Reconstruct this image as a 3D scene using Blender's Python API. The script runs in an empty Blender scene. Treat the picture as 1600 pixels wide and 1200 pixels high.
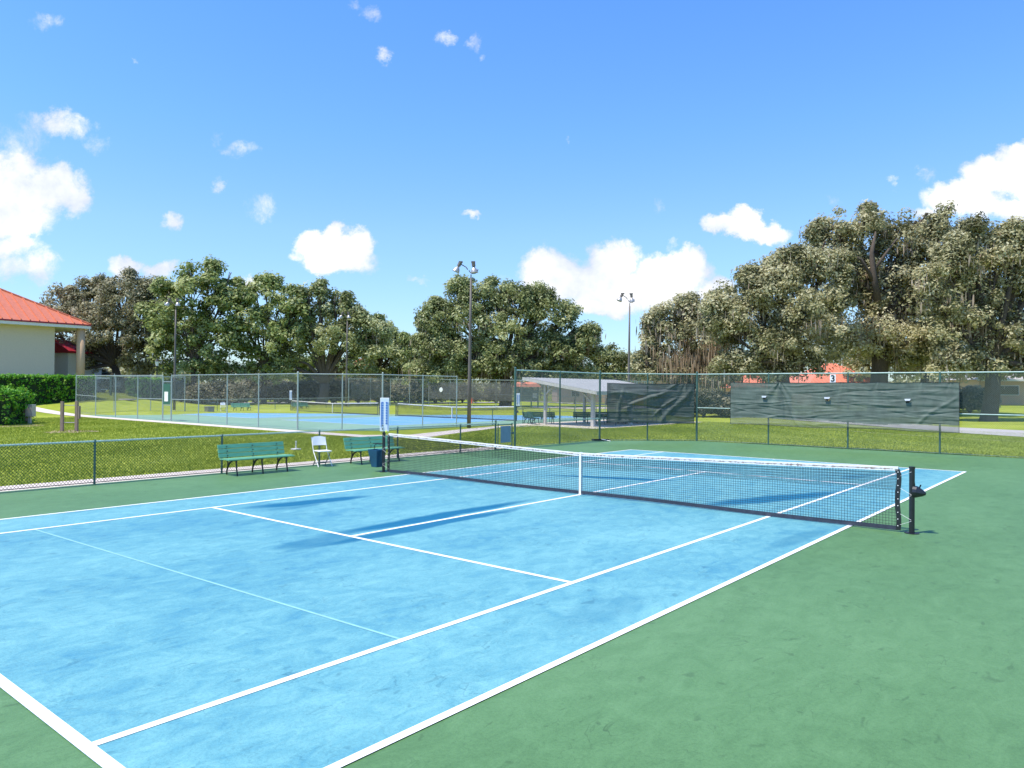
import bpy, math, random
import numpy as np
from mathutils import Vector, Matrix
random.seed(7); rng = np.random.default_rng(11)
S = bpy.context.scene; COL = S.collection
PI = math.pi

# ------------------------------------------------------------ camera frame
CP = np.array([9.086, -13.822, 2.287]); YAW, PIT, ROL, FPX = -.712, .007, .008, 1172.8
def _frame():
    f = np.array([math.sin(YAW)*math.cos(PIT), math.cos(YAW)*math.cos(PIT), math.sin(PIT)])
    r0 = np.array([math.cos(YAW), -math.sin(YAW), 0]); u0 = np.cross(r0, f)
    r = math.cos(ROL)*r0+math.sin(ROL)*u0; u = -math.sin(ROL)*r0+math.cos(ROL)*u0
    return r, u, f
CR, CU, CF = _frame()
def ray(x, y): return CF+CR*(x-754)/FPX-CU*(y-600)/FPX
def at(px, d):            # ground position seen in column px, d metres away
    P = CP+ray(px, 608)*d; return float(P[0]), float(P[1])
def at3(px, py, d):
    P = CP+ray(px, py)*d; return np.array(P)
cam = bpy.data.cameras.new('camera'); co = bpy.data.objects.new('camera', cam); COL.objects.link(co)
M = Matrix((CR, CU, -CF)).transposed().to_4x4(); M.translation = Vector(CP); co.matrix_world = M
cam.sensor_width = 36; cam.lens = FPX/1600*36; cam.shift_x = 46/1600; cam.clip_end = 6000; cam.clip_start = .1
S.camera = co

def sm(a, b, x):
    t = np.clip((x-a)/(b-a), 0, 1); return t*t*(3-2*t)
def zt(x, y):             # lawn height
    d = -.653*(x-9.09)+.757*(y+13.82); l = .757*(x-9.09)+.653*(y+13.82)
    q = l/np.maximum(d, 5.)
    A = .35+1.25*(1-sm(-.50, -.36, q))+.5*sm(.2, .62, q)
    t = sm(58, 77, d)*(1-sm(-.50, -.36, q))+sm(60, 92, d)*sm(-.50, -.36, q)
    return A*t+.25*sm(110, 200, d)*A
def Z(x, y): return float(zt(np.float64(x), np.float64(y)))

# ------------------------------------------------------------ materials
def nt(name):
    m = bpy.data.materials.new(name); m.use_nodes = True
    t = m.node_tree; return m, t, t.nodes['Principled BSDF']
def N(t, ty, **k):
    n = t.nodes.new(ty)
    for a, b in k.items(): setattr(n, a, b)
    return n
def noise(t, scale, detail=4, rough=.6, vec=None, dist=0.):
    n = N(t, 'ShaderNodeTexNoise'); n.inputs['Scale'].default_value = scale
    n.inputs['Detail'].default_value = detail; n.inputs['Roughness'].default_value = rough
    n.inputs['Distortion'].default_value = dist
    if vec is not None: t.links.new(vec, n.inputs['Vector'])
    return n.outputs['Fac']
def ramp(t, fac, stops):
    r = N(t, 'ShaderNodeValToRGB'); e = r.color_ramp.elements
    while len(e) > 1: e.remove(e[0])
    e[0].position = stops[0][0]; e[0].color = (*stops[0][1], 1) if len(stops[0][1]) == 3 else stops[0][1]
    for p, c in stops[1:]:
        k = e.new(p); k.color = (*c, 1)
    t.links.new(fac, r.inputs[0]); return r.outputs[0]
def mixc(t, f, a, b, mode='MIX'):
    m = N(t, 'ShaderNodeMix', data_type='RGBA', blend_type=mode)
    for s, v in ((0, f), (6, a), (7, b)):
        if isinstance(v, (int, float)): m.inputs[s].default_value = v
        elif isinstance(v, tuple): m.inputs[s].default_value = (*v, 1)
        else: t.links.new(v, m.inputs[s])
    return m.outputs[2]
def mth(t, op, *v, clamp=False):
    m = N(t, 'ShaderNodeMath', operation=op); m.use_clamp = clamp
    for i, x in enumerate(v):
        if isinstance(x, (int, float)): m.inputs[i].default_value = x
        else: t.links.new(x, m.inputs[i])
    return m.outputs[0]
def objvec(t, sc=(1, 1, 1), rot=0.):
    c = N(t, 'ShaderNodeTexCoord'); mp = N(t, 'ShaderNodeMapping')
    mp.inputs['Scale'].default_value = sc; mp.inputs['Rotation'].default_value = (0, 0, rot)
    t.links.new(c.outputs['Object'], mp.inputs['Vector']); return mp.outputs[0]
def bump(t, b, h, st, dist=.02):
    n = N(t, 'ShaderNodeBump'); n.inputs['Strength'].default_value = st; n.inputs['Distance'].default_value = dist
    t.links.new(h, n.inputs['Height']); t.links.new(n.outputs[0], b.inputs['Normal'])
def plain(name, c, rough=.6, var=.15, sc=6., metal=0., spec=.5, bmp=0., stretch=(1, 1, 1)):
    m, t, b = nt(name); v = objvec(t, stretch); f = noise(t, sc, 5, .65, v)
    lo = tuple(x*(1-var) for x in c); hi = tuple(min(1, x*(1+var)) for x in c)
    t.links.new(ramp(t, f, [(.3, lo), (.7, hi)]), b.inputs['Base Color'])
    b.inputs['Roughness'].default_value = rough; b.inputs['Metallic'].default_value = metal
    b.inputs['Specular IOR Level'].default_value = spec
    if bmp: bump(t, b, f, bmp)
    return m

def court_mat(name, dark, mid, lite, stains=(), rough=.5):
    m, t, b = nt(name)
    v = objvec(t); vs = objvec(t, (1, .55, 1), .35)
    n1 = noise(t, .4, 5, .6, vs, .4); n2 = noise(t, 4.5, 8, .75, vs, .8); n3 = noise(t, 38, 3, .7, v)
    f = mth(t, 'ADD', mth(t, 'MULTIPLY', n1, .42), mth(t, 'MULTIPLY', n2, .58))
    c = ramp(t, f, [(.38, dark), (.5, mid), (.63, lite)])
    n4 = noise(t, 140, 2, .6, v); sp = ramp(t, mth(t, 'ADD', mth(t, 'MULTIPLY', n3, .5), mth(t, 'MULTIPLY', n4, .5)), [(.36, (.80, .82, .84)), (.56, (1.05, 1.05, 1.05))])
    c = mixc(t, 1., c, sp, 'MULTIPLY')
    dk = tuple(x*.55 for x in dark)
    for (sc_, st_, ro, ms, am) in ((2.1, (1, .6, 1), -.5, 1.3, .7), (3.4, (1, .5, 1), .9, 2.1, .6), (6., (1, .7, 1), .2, 3.1, .55)):   # scuffs
        sc = noise(t, sc_, 2, .5, objvec(t, st_, ro), 2.5)
        band = mth(t, 'SUBTRACT', 1., mth(t, 'MULTIPLY', mth(t, 'ABSOLUTE', mth(t, 'SUBTRACT', sc, .5)), 55.), clamp=True)
        msk = mth(t, 'MULTIPLY', mth(t, 'SUBTRACT', noise(t, ms, 3, .6, v), .53, clamp=True), 6., clamp=True)
        c = mixc(t, mth(t, 'MULTIPLY', mth(t, 'MULTIPLY', band, msk), am), c, dk)
    spots = mth(t, 'MULTIPLY', mth(t, 'SUBTRACT', noise(t, 7.5, 2, .5, vs, .6), .665, clamp=True), 14., clamp=True)
    c = mixc(t, mth(t, 'MULTIPLY', spots, .45), c, dk)
    if stains:            # damp patches with a shape of their own
        geo = N(t, 'ShaderNodeNewGeometry'); sep = N(t, 'ShaderNodeSeparateXYZ')
        wn = N(t, 'ShaderNodeTexNoise'); wn.inputs['Scale'].default_value = .9; wn.inputs['Detail'].default_value = 4
        t.links.new(geo.outputs['Position'], wn.inputs['Vector'])
        add = N(t, 'ShaderNodeVectorMath', operation='MULTIPLY_ADD'); t.links.new(wn.outputs['Color'], add.inputs[0])
        add.inputs[1].default_value = (.34, .34, 0)
        off = N(t, 'ShaderNodeVectorMath', operation='SUBTRACT'); t.links.new(geo.outputs['Position'], off.inputs[0]); off.inputs[1].default_value = (.17, .17, 0)
        t.links.new(off.outputs[0], add.inputs[2]); t.links.new(add.outputs[0], sep.inputs[0])
        acc = None
        for (x0, y0, x1, y1, w, s) in stains:
            cx, cy = (x0+x1)/2, (y0+y1)/2; L = math.hypot(x1-x0, y1-y0)/2; ax, ay = (x1-x0)/2/L, (y1-y0)/2/L
            dx = mth(t, 'SUBTRACT', sep.outputs[0], cx); dy = mth(t, 'SUBTRACT', sep.outputs[1], cy)
            a = mth(t, 'DIVIDE', mth(t, 'ADD', mth(t, 'MULTIPLY', dx, ax), mth(t, 'MULTIPLY', dy, ay)), L)
            bb = mth(t, 'DIVIDE', mth(t, 'SUBTRACT', mth(t, 'MULTIPLY', dx, ay), mth(t, 'MULTIPLY', dy, ax)), w)
            e = mth(t, 'SUBTRACT', 1., mth(t, 'ADD', mth(t, 'MULTIPLY', a, a), mth(t, 'MULTIPLY', bb, bb)))
            e = mth(t, 'MULTIPLY', e, s*1.5, clamp=True); e = mth(t, 'MINIMUM', e, s)
            acc = e if acc is None else mth(t, 'MAXIMUM', acc, e)
        c = mixc(t, acc, c, (.004, .125, .225))
    t.links.new(c, b.inputs['Base Color'])
    b.inputs['Roughness'].default_value = rough; b.inputs['Specular IOR Level'].default_value = .3
    bump(t, b, n3, .3, .01)
    return m

def leaf_mat(name, stops, trans=.38, rough=.5):
    m, t, b = nt(name)
    a = N(t, 'ShaderNodeAttribute', attribute_name='tint')
    v = N(t, 'ShaderNodeTexCoord').outputs['Object']
    f = mth(t, 'ADD', mth(t, 'MULTIPLY', a.outputs['Fac'], .8), mth(t, 'MULTIPLY', mth(t, 'SUBTRACT', noise(t, .35, 4, .6, v), .4), .5))
    c = ramp(t, f, stops); t.links.new(c, b.inputs['Base Color'])
    b.inputs['Roughness'].default_value = rough; b.inputs['Specular IOR Level'].default_value = .35
    tr = N(t, 'ShaderNodeBsdfTranslucent'); mx = N(t, 'ShaderNodeMixShader'); mx.inputs[0].default_value = trans
    t.links.new(c, tr.inputs[0]); t.links.new(b.outputs[0], mx.inputs[1]); t.links.new(tr.outputs[0], mx.inputs[2])
    t.links.new(mx.outputs[0], t.nodes['Material Output'].inputs[0]); return m

def screen_mat(name, c, alpha):
    m, t, b = nt(name); v = objvec(t, (1, 1, 1))
    f = noise(t, 3., 4, .6, v); fine = noise(t, 60, 2, .5, v)
    t.links.new(ramp(t, f, [(.3, tuple(x*.75 for x in c)), (.7, tuple(x*1.2 for x in c))]), b.inputs['Base Color'])
    b.inputs['Roughness'].default_value = .68; b.inputs['Specular IOR Level'].default_value = .45
    bump(t, b, fine, .2, .005)
    tr = N(t, 'ShaderNodeBsdfTransparent'); mx = N(t, 'ShaderNodeMixShader'); mx.inputs[0].default_value = alpha
    t.links.new(tr.outputs[0], mx.inputs[1]); t.links.new(b.outputs[0], mx.inputs[2])
    t.links.new(mx.outputs[0], t.nodes['Material Output'].inputs[0]); return m

stA = [(-3.55, -6.2, -3.1, -3.1, .34, 1.), (-3.0, -5.9, -3.2, -4.2, .3, .5), (-.26, -7.2, -.36, -1.0, .27, 1.), (.2, -8.0, .2, -1.8, .22, .95), (-.1, -6.2, .0, -7.8, .3, .6),
       (-2.9, 2.5, .5, 3.9, .28, 1.), (2.5, .0, 4.2, 4.8, .42, .95), (-3.0, 9.6, -.6, 10.6, .3, .7), (5.1, -3.0, 5.25, -.5, .2, .4),
       (-2.6, -4.8, -1.9, -8.2, .2, .15), (4.9, -8.0, 4.9, -6.2, .3, .25), (3.4, 7.2, 3.6, 9.5, .3, .4)]
MT = {
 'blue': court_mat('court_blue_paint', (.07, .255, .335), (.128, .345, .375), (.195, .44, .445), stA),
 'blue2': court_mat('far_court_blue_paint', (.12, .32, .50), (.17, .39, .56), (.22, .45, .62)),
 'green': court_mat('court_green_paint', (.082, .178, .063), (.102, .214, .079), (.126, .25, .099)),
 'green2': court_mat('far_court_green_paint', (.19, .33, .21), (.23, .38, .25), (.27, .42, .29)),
 'line': plain('line_paint', (.84, .84, .82), .6, .05, 8),
 'fline': plain('faded_line_paint', (.25, .51, .56), .6, .1, 8),
 'conc': plain('concrete', (.62, .53, .45), .85, .16, 3.5, bmp=.2),
 'conc2': plain('road_concrete', (.45, .41, .38), .85, .14, 2.),
 'gpost': plain('green_painted_steel', (.05, .115, .09), .38, .25, 9, spec=.7),
 'grail': plain('sunbleached_green_steel', (.38, .50, .44), .4, .2, 9, spec=.7),  # paler copy of the green steel, sunlight on the rails put into the colour
 'galv': plain('galvanised_steel', (.36, .42, .40), .4, .15, 9, metal=.3, spec=.7),
 'wirelow': plain('dark_green_wire', (.035, .06, .04), .5, .2, 20),
 'wire': plain('green_wire', (.17, .24, .21), .45, .2, 20),
 'wire2': plain('grey_wire', (.34, .38, .36), .5, .1, 20),
 'black': plain('black_powder_coat', (.012, .013, .016), .35, .3, 10, spec=.6),
 'cord': plain('black_net_cord', (.014, .017, .024), .7, .2, 10),
 'tape': plain('white_net_tape', (.82, .78, .75), .75, .07, 14),
 'dirt': plain('worn_stitching', (.33, .24, .2), .8, .45, 40),
 'navy': plain('navy_vinyl', (.035, .04, .06), .6, .3, 12),
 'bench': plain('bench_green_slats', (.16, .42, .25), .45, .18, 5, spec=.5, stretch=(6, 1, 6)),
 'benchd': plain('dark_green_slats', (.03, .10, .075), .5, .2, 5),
 'iron': plain('black_cast_iron', (.015, .015, .016), .5, .3, 14),
 'wplas': plain('white_plastic', (.82, .80, .77), .5, .05, 5),
 'gmet': plain('grey_metal', (.25, .25, .26), .4, .15, 9, metal=.6),
 'bin': plain('blue_bin_plastic', (.012, .075, .15), .35, .25, 5, spec=.6),
 'pole': plain('weathered_bronze_pole', (.13, .11, .095), .6, .2, 3, stretch=(4, 4, .5)),
 'lamp': plain('spun_aluminium', (.45, .42, .39), .35, .12, 5, metal=.5),
 'wood': plain('grey_weathered_wood', (.27, .20, .15), .85, .3, 8, bmp=.3, stretch=(5, 5, .6)),
 'stucco': plain('cream_stucco', (.61, .52, .42), .9, .05, 9, bmp=.15),
 'tan': plain('tan_stucco', (.62, .40, .24), .9, .08, 6),
 'pink': plain('pink_stucco', (.68, .48, .44), .9, .06, 6),
 'roof': plain('red_metal_roof', (.58, .17, .08), .45, .1, 2.5, spec=.5),
 'redtrim': plain('dark_red_fascia', (.35, .02, .035), .5, .1, 4),
 'orange': plain('salmon_roof', (.72, .22, .12), .6, .14, 3),
 'white': plain('white_trim', (.74, .71, .67), .6, .06, 5),
 'swhite': plain('greyed_white_timber', (.50, .47, .42), .7, .12, 5),
 'shed': plain('ribbed_white_roof', (.37, .355, .32), .5, .1, 4),
 'dgreen': plain('dark_green_board', (.03, .12, .085), .6, .15, 5),
 'bark': plain('oak_bark', (.10, .075, .055), .95, .4, 5, bmp=.6, stretch=(3, 3, .7)),
 'sand': plain('bare_sandy_soil', (.42, .30, .2), .95, .25, 6),
 'mulch': plain('brown_mulch', (.2, .11, .07), .95, .4, 12, bmp=.5),
 'box': plain('beige_cabinet', (.5, .44, .37), .55, .08, 5),
 'sign': plain('grey_blue_sign', (.22, .29, .36), .5, .12, 4),
 'blueprint': plain('score_blue', (.05, .16, .5), .5, .1, 8),
 'ink': plain('black_ink', (.02, .02, .02), .6, 0, 8),
 'paper': plain('white_paper', (.8, .8, .78), .8, .03, 8),
 'ball': plain('tennis_ball_felt', (.6, .65, .08), .9, .15, 30),
 'red': plain('hydrant_red', (.7, .05, .03), .45, .12, 8),
 'car': plain('dark_car_paint', (.02, .018, .022), .2, .1, 3, spec=.8),
 'suv': plain('brown_car_paint', (.035, .025, .025), .22, .1, 3, spec=.8),
 'glass': plain('dark_glass', (.01, .013, .016), .08, .1, 3, spec=.9),
 'tyre': plain('tyre_rubber', (.015, .015, .015), .9, .2, 8),
 'screen': screen_mat('green_windscreen_fabric', (.11, .14, .115), .95),
 'screen1': screen_mat('sagging_windscreen_fabric', (.07, .09, .076), .90),
 'screen2': screen_mat('sheer_screen_hem', (.16, .18, .15), .55),
 'fscreen': screen_mat('far_windscreen_fabric', (.10, .105, .10), .62),
 'oak': leaf_mat('oak_leaves', [(.05, (.10, .10, .045)), (.35, (.29, .28, .13)), (.6, (.52, .48, .265)), (.9, (.72, .66, .43))]),
 'mid_l': leaf_mat('green_oak_leaves', [(.05, (.075, .09, .028)), (.35, (.24, .27, .095)), (.6, (.43, .455, .20)), (.9, (.68, .67, .40))]),
 'green_l': leaf_mat('bright_leaves', [(.05, (.08, .11, .022)), (.35, (.25, .31, .09)), (.6, (.45, .49, .19)), (.9, (.70, .70, .40))]),
 'grey_l': leaf_mat('greyish_oak_leaves', [(.05, (.10, .10, .045)), (.35, (.245, .24, .12)), (.6, (.42, .39, .23)), (.9, (.64, .59, .40))]),
 'moss': leaf_mat('spanish_moss_strands', [(.1, (.24, .17, .11)), (.5, (.42, .33, .24)), (.9, (.58, .48, .37))], .25, .9),
 'frond': leaf_mat('dried_frond_strands', [(.1, (.22, .14, .08)), (.5, (.40, .28, .17)), (.9, (.56, .43, .29))], .25, .9),
 'hedge': leaf_mat('clipped_hedge_leaves', [(.05, (.02, .12, .008)), (.4, (.10, .33, .018)), (.65, (.27, .50, .04)), (.9, (.48, .62, .10))]),
 'shrub': leaf_mat('dark_shrub_leaves', [(.05, (.05, .05, .03)), (.4, (.13, .13, .08)), (.7, (.32, .29, .19)), (.95, (.5, .45, .3))]),
 'blade': leaf_mat('grass_blades', [(.1, (.20, .25, .022)), (.4, (.28, .34, .036)), (.7, (.37, .42, .065)), (.95, (.47, .49, .14))], .3, .7),
}
def lawn_mat():
    m, t, b = nt('lawn_grass'); v = objvec(t)
    a = noise(t, .16, 5, .65, v, .6); c = noise(t, 1.6, 5, .7, v); d = noise(t, 14, 4, .7, v)
    f = mth(t, 'ADD', mth(t, 'ADD', mth(t, 'MULTIPLY', a, .45), mth(t, 'MULTIPLY', c, .3)), mth(t, 'MULTIPLY', d, .25))
    t.links.new(ramp(t, f, [(.36, (.16, .205, .016)), (.47, (.25, .30, .028)), (.56, (.33, .37, .045)), (.68, (.43, .44, .09))]), b.inputs['Base Color'])
    b.inputs['Roughness'].default_value = .9; b.inputs['Specular IOR Level'].default_value = .15
    bump(t, b, d, .8, .05); return m
MT['lawn'] = lawn_mat()

# ------------------------------------------------------------ mesh helpers
def tag(o, label=None, cat=None, group=None, kind=None):
    for k, v in (('label', label), ('category', cat), ('group', group), ('kind', kind)):
        if v: o[k] = v
    return o
def empty(name, loc, label, cat, rz=0., group=None):
    o = bpy.data.objects.new(name, None); COL.objects.link(o); o.location = loc; o.rotation_euler = (0, 0, rz)
    o.empty_display_size = .2
    return tag(o, label, cat, group)
def copy_tree(o, parent=None):
    c = o.copy(); COL.objects.link(c)
    if parent is not None: c.parent = parent
    for ch in [x for x in bpy.data.objects if x.parent == o]: copy_tree(ch, c)
    return c
class MB:
    def __init__(s): s.v = []; s.f = []; s.n = 0
    def add(s, vs, fs):
        s.v.extend(tuple(map(float, x)) for x in vs); s.f.extend(tuple(i+s.n for i in f) for f in fs); s.n += len(vs); return s
    def box(s, x0, x1, y0, y1, z0, z1):
        return s.add([(x0, y0, z0), (x1, y0, z0), (x1, y1, z0), (x0, y1, z0), (x0, y0, z1), (x1, y0, z1), (x1, y1, z1), (x0, y1, z1)],
              [(0, 3, 2, 1), (4, 5, 6, 7), (0, 1, 5, 4), (1, 2, 6, 5), (2, 3, 7, 6), (3, 0, 4, 7)])
    def bar(s, a, b, w, h, up=(0, 0, 1)):      # rectangular beam from a to b
        a, b = np.array(a, float), np.array(b, float); d = b-a; d /= np.linalg.norm(d)
        sd = np.cross(d, up); nn = np.linalg.norm(sd)
        if nn < 1e-6: sd = np.cross(d, (1, 0, 0)); nn = np.linalg.norm(sd)
        sd = sd/nn*w/2; u = np.cross(sd, d); u = u/np.linalg.norm(u)*h/2
        vs = [p+i*sd+j*u for p in (a, b) for i, j in ((-1, -1), (1, -1), (1, 1), (-1, 1))]
        return s.add(vs, [(0, 1, 2, 3), (7, 6, 5, 4), (0, 4, 5, 1), (1, 5, 6, 2), (2, 6, 7, 3), (3, 7, 4, 0)])
    def tube(s, pts, rs, k=8, caps=True):
        pts = [np.array(p, float) for p in pts]
        if not hasattr(rs, '__len__'): rs = [rs]*len(pts)
        base = s.n; vs = []; fs = []; ref = None
        for i, p in enumerate(pts):
            d = pts[min(i+1, len(pts)-1)]-pts[max(i-1, 0)]; d = d/(np.linalg.norm(d)+1e-9)
            if ref is None: ref = np.array([1., 0, 0]) if abs(d[0]) < .8 else np.array([0, 1., 0])
            a = np.cross(d, ref); a /= np.linalg.norm(a)+1e-9; b = np.cross(d, a); ref = np.cross(a, d) if False else ref
            for j in range(k):
                th = 2*PI*j/k; vs.append(p+rs[i]*(math.cos(th)*a+math.sin(th)*b))
        for i in range(len(pts)-1):
            for j in range(k):
                fs.append((i*k+j, i*k+(j+1) % k, (i+1)*k+(j+1) % k, (i+1)*k+j))
        if caps: fs.append(tuple(range(k-1, -1, -1))); fs.append(tuple((len(pts)-1)*k+j for j in range(k)))
        return s.add(vs, fs)
    def ico(s, c, r, sq=(1, 1, 1), seg=10, rings=6):
        vs = []; fs = []
        for i in range(rings+1):
            ph = PI*i/rings
            for j in range(seg):
                th = 2*PI*j/seg; vs.append((c[0]+r*sq[0]*math.sin(ph)*math.cos(th), c[1]+r*sq[1]*math.sin(ph)*math.sin(th), c[2]+r*sq[2]*math.cos(ph)))
        for i in range(rings):
            for j in range(seg): fs.append((i*seg+j, (i+1)*seg+j, (i+1)*seg+(j+1) % seg, i*seg+(j+1) % seg))
        return s.add(vs, fs)
    def build(s, name, m, parent=None, smooth=False, bevel=0.):
        me = bpy.data.meshes.new(name); me.from_pydata(s.v, [], s.f); me.materials.append(MT[m] if isinstance(m, str) else m); me.update()
        if smooth: me.polygons.foreach_set('use_smooth', [True]*len(me.polygons))
        o = bpy.data.objects.new(name, me); COL.objects.link(o)
        if parent is not None: o.parent = parent
        if bevel:
            bv = o.modifiers.new('bevel', 'BEVEL'); bv.width = bevel; bv.segments = 2; bv.limit_method = 'ANGLE'
        return o
def npmesh(name, V, F, m, parent=None, tint=None):      # V (n,3), F (k,3|4)
    me = bpy.data.meshes.new(name); k = F.shape[1]
    me.vertices.add(len(V)); me.vertices.foreach_set('co', V.astype(np.float32).ravel())
    me.loops.add(F.size); me.loops.foreach_set('vertex_index', F.astype(np.int32).ravel())
    me.polygons.add(len(F)); me.polygons.foreach_set('loop_start', np.arange(0, F.size, k, dtype=np.int32))
    me.polygons.foreach_set('loop_total', np.full(len(F), k, dtype=np.int32))
    me.update(calc_edges=True); me.materials.append(MT[m])
    if tint is not None:
        a = me.attributes.new('tint', 'FLOAT', 'POINT'); a.data.foreach_set('value', tint.astype(np.float32))
    o = bpy.data.objects.new(name, me); COL.objects.link(o)
    if parent is not None: o.parent = parent
    return o
def poly(name, pts, z, m, kind='structure', parent=None, drape=None):
    V = [(x, y, z if drape is None else Z(x, y)+drape) for x, y in pts]
    me = bpy.data.meshes.new(name); me.from_pydata(V, [], [tuple(range(len(V)))]); me.materials.append(MT[m]); me.update()
    o = bpy.data.objects.new(name, me); COL.objects.link(o); return tag(o, kind=kind)
def strip(name, L, R, off, m, sub=6):                  # draped ribbon between two polylines
    mb = MB(); vs = []
    for i in range(len(L)-1):
        for k in range(sub+(i == len(L)-2)):
            t = k/sub
            for P in (L, R):
                x = P[i][0]*(1-t)+P[i+1][0]*t; y = P[i][1]*(1-t)+P[i+1][1]*t; vs.append((x, y, Z(x, y)+off))
    n = len(vs)//2; mb.add(vs, [(2*i, 2*i+1, 2*i+3, 2*i+2) for i in range(n-1)])
    return tag(mb.build(name, m), kind='structure')

# ------------------------------------------------------------ ground
g = np.unique(np.concatenate([np.arange(-140, 140, 2.5), np.array([-3000, -1500, -800, -500, -350, -260, -200, -170, 140, 170, 200, 260, 350, 500, 800, 1500, 3000])]))
gx, gy = np.meshgrid(g-20, g+20, indexing='ij'); n = len(g)
gz = zt(gx, gy)-.035
V = np.stack([gx, gy, gz], -1).reshape(-1, 3); idx = np.arange(n*n).reshape(n, n)
F = np.stack([idx[:-1, :-1], idx[1:, :-1], idx[1:, 1:], idx[:-1, 1:]], -1).reshape(-1, 4)
tag(npmesh('ground', V, F, 'lawn'), kind='structure')

def slab(name, pts, m, z0=-.12, z1=0.):
    n = len(pts); mb = MB()
    mb.add([(x, y, z0) for x, y in pts]+[(x, y, z1) for x, y in pts], [tuple(range(n, 2*n))]+[(i, (i+1) % n, n+(i+1) % n, n+i) for i in range(n)])
    return tag(mb.build(name, m), kind='structure')
slab('court_slab', [(-9.32, -19), (18, -19), (18, 18.7), (-5.95, 18.7), (-9.32, 15.6)], 'green')
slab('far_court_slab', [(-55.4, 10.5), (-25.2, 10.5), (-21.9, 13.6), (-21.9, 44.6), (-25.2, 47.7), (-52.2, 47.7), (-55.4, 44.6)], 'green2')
def court(cx, cy, mat, faded=True, pre=''):
    W, Wd, L, Sv = 4.115, 5.485, 11.885, 6.40
    mb = MB(); mb.add([(cx-Wd, cy-L, .004), (cx+Wd, cy-L, .004), (cx+Wd, cy+L, .004), (cx-Wd, cy+L, .004)], [(0, 1, 2, 3)])
    tag(mb.build(pre+'court_surface', mat), kind='structure')
    mb = MB()
    def r(x0, x1, y0, y1): mb.add([(cx+x0, cy+y0, .008), (cx+x1, cy+y0, .008), (cx+x1, cy+y1, .008), (cx+x0, cy+y1, .008)], [(0, 1, 2, 3)])
    lw = .037; so_, si_, sv_ = Wd-.025, W-.025, Sv-.025
    for s in (-1, 1):
        r(-so_-lw, so_+lw, *sorted((s*L, s*(L-.09))))
        r(*sorted((s*(so_+lw), s*(so_-lw))), -L+.09, L-.09)
        r(*sorted((s*(si_+lw), s*(si_-lw))), -L+.09, L-.09)
        r(-si_+lw, si_-lw, *sorted((s*(sv_+lw), s*(sv_-lw))))
        r(-.03, .03, *sorted((s*(L-.09), s*(L-.19))))
    r(-lw, lw, -sv_+lw, sv_-lw)
    tag(mb.build(pre+'court_lines', 'line'), kind='structure')
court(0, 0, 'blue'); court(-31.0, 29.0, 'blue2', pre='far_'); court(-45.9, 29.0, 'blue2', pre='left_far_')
mb = MB(); mb.add([(-4.06, -9.44, .007), (4.06, -9.13, .007), (4.06, -9.095, .007), (-4.06, -9.405, .007)], [(0, 1, 2, 3)])
tag(mb.build('faded_court_line', 'fline'), kind='structure')

slab('near_path', [(-10.45, -30), (-9.325, -30), (-9.325, 8.9), (-10.3, 9.0)], 'conc', -.12, -.008)
strip('far_path', [(-100, 8.9), (-70, 9.7), (-55.5, 10.46), (-24.5, 10.46), (-19.6, 10.5), (-18.3, 12.4), (-19.9, 17.8), (-21., 22.3), (-21.2, 26)],
      [(-100, 7.8), (-70, 8.5), (-55.5, 9.3), (-24.5, 9.3), (-17.6, 9.3), (-16.4, 11.8), (-18.2, 16.6), (-19.4, 20.5), (-19.4, 26)], -.02, 'conc')
slab('shelter_pad', [(-21.85, 25.0), (-14.9, 24.3), (-14.9, 39), (-21.85, 39)], 'conc', -.12, -.004)
strip('road', [(-70, 90), (-25.3, 62.5), (-17.2, 58.7), (-9.9, 53.3), (-4.2, 49.1), (.5, 44.8), (4.1, 43.4), (30, 42.5)],
      [(-70, 86), (-24.3, 60.0), (-14.7, 51.6), (-7.7, 45.6), (-2.5, 41.1), (1.7, 36.9), (4.8, 35.0), (30, 34.)], .0, 'conc2', 8)
strip('lawn_edging', [(-12.6, 40.4), (-6.6, 36.6), (-2, 33.2), (2.6, 30.9), (9, 29.4)], [(-12.6, 40.3), (-6.6, 36.5), (-2, 33.1), (2.6, 30.8), (9, 29.3)], -.012, 'conc', 4)
strip('crossing_path', [at(830, 89), at(900, 86), at(980, 88), at(1085, 94)], [at(830, 84), at(900, 81.5), at(980, 83), at(1085, 90)], .0, 'conc')
strip('parking_road', [at(40, 96), at(250, 96), at(420, 98), at(640, 104), at(800, 118)], [at(40, 92), at(250, 92), at(420, 93), at(640, 99), at(800, 111)], .0, 'conc2')

# grass blades on the nearer lawns
def blades(x0, x1, y0, y1, n, hgt, keep):
    hgt *= .75; n = int(n*1.2)
    x = rng.uniform(x0, x1, n); y = rng.uniform(y0, y1, n); k = keep(x, y); x, y = x[k], y[k]; n = len(x)
    z = zt(x, y)-.04; a = rng.uniform(0, 2*PI, n); w = rng.uniform(.012, .03, n); h = hgt*rng.uniform(.5, 1.25, n)
    lx, ly = rng.normal(0, .025, n), rng.normal(0, .025, n)
    A = np.stack([x-w*np.cos(a), y-w*np.sin(a), z], -1); B = np.stack([x+w*np.cos(a), y+w*np.sin(a), z], -1); T = np.stack([x+lx, y+ly, z+h], -1)
    patch = .5+.28*np.sin(x*.7+1.3*np.sin(y*.45))*np.sin(y*.6+x*.21)+.12*np.sin(x*2.3+y*1.9)
    ti = np.clip(patch*.75+rng.uniform(-.02, .28, n), 0, 1)
    return np.stack([A, B, T], 1).reshape(-1, 3), np.repeat(ti, 3)
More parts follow.
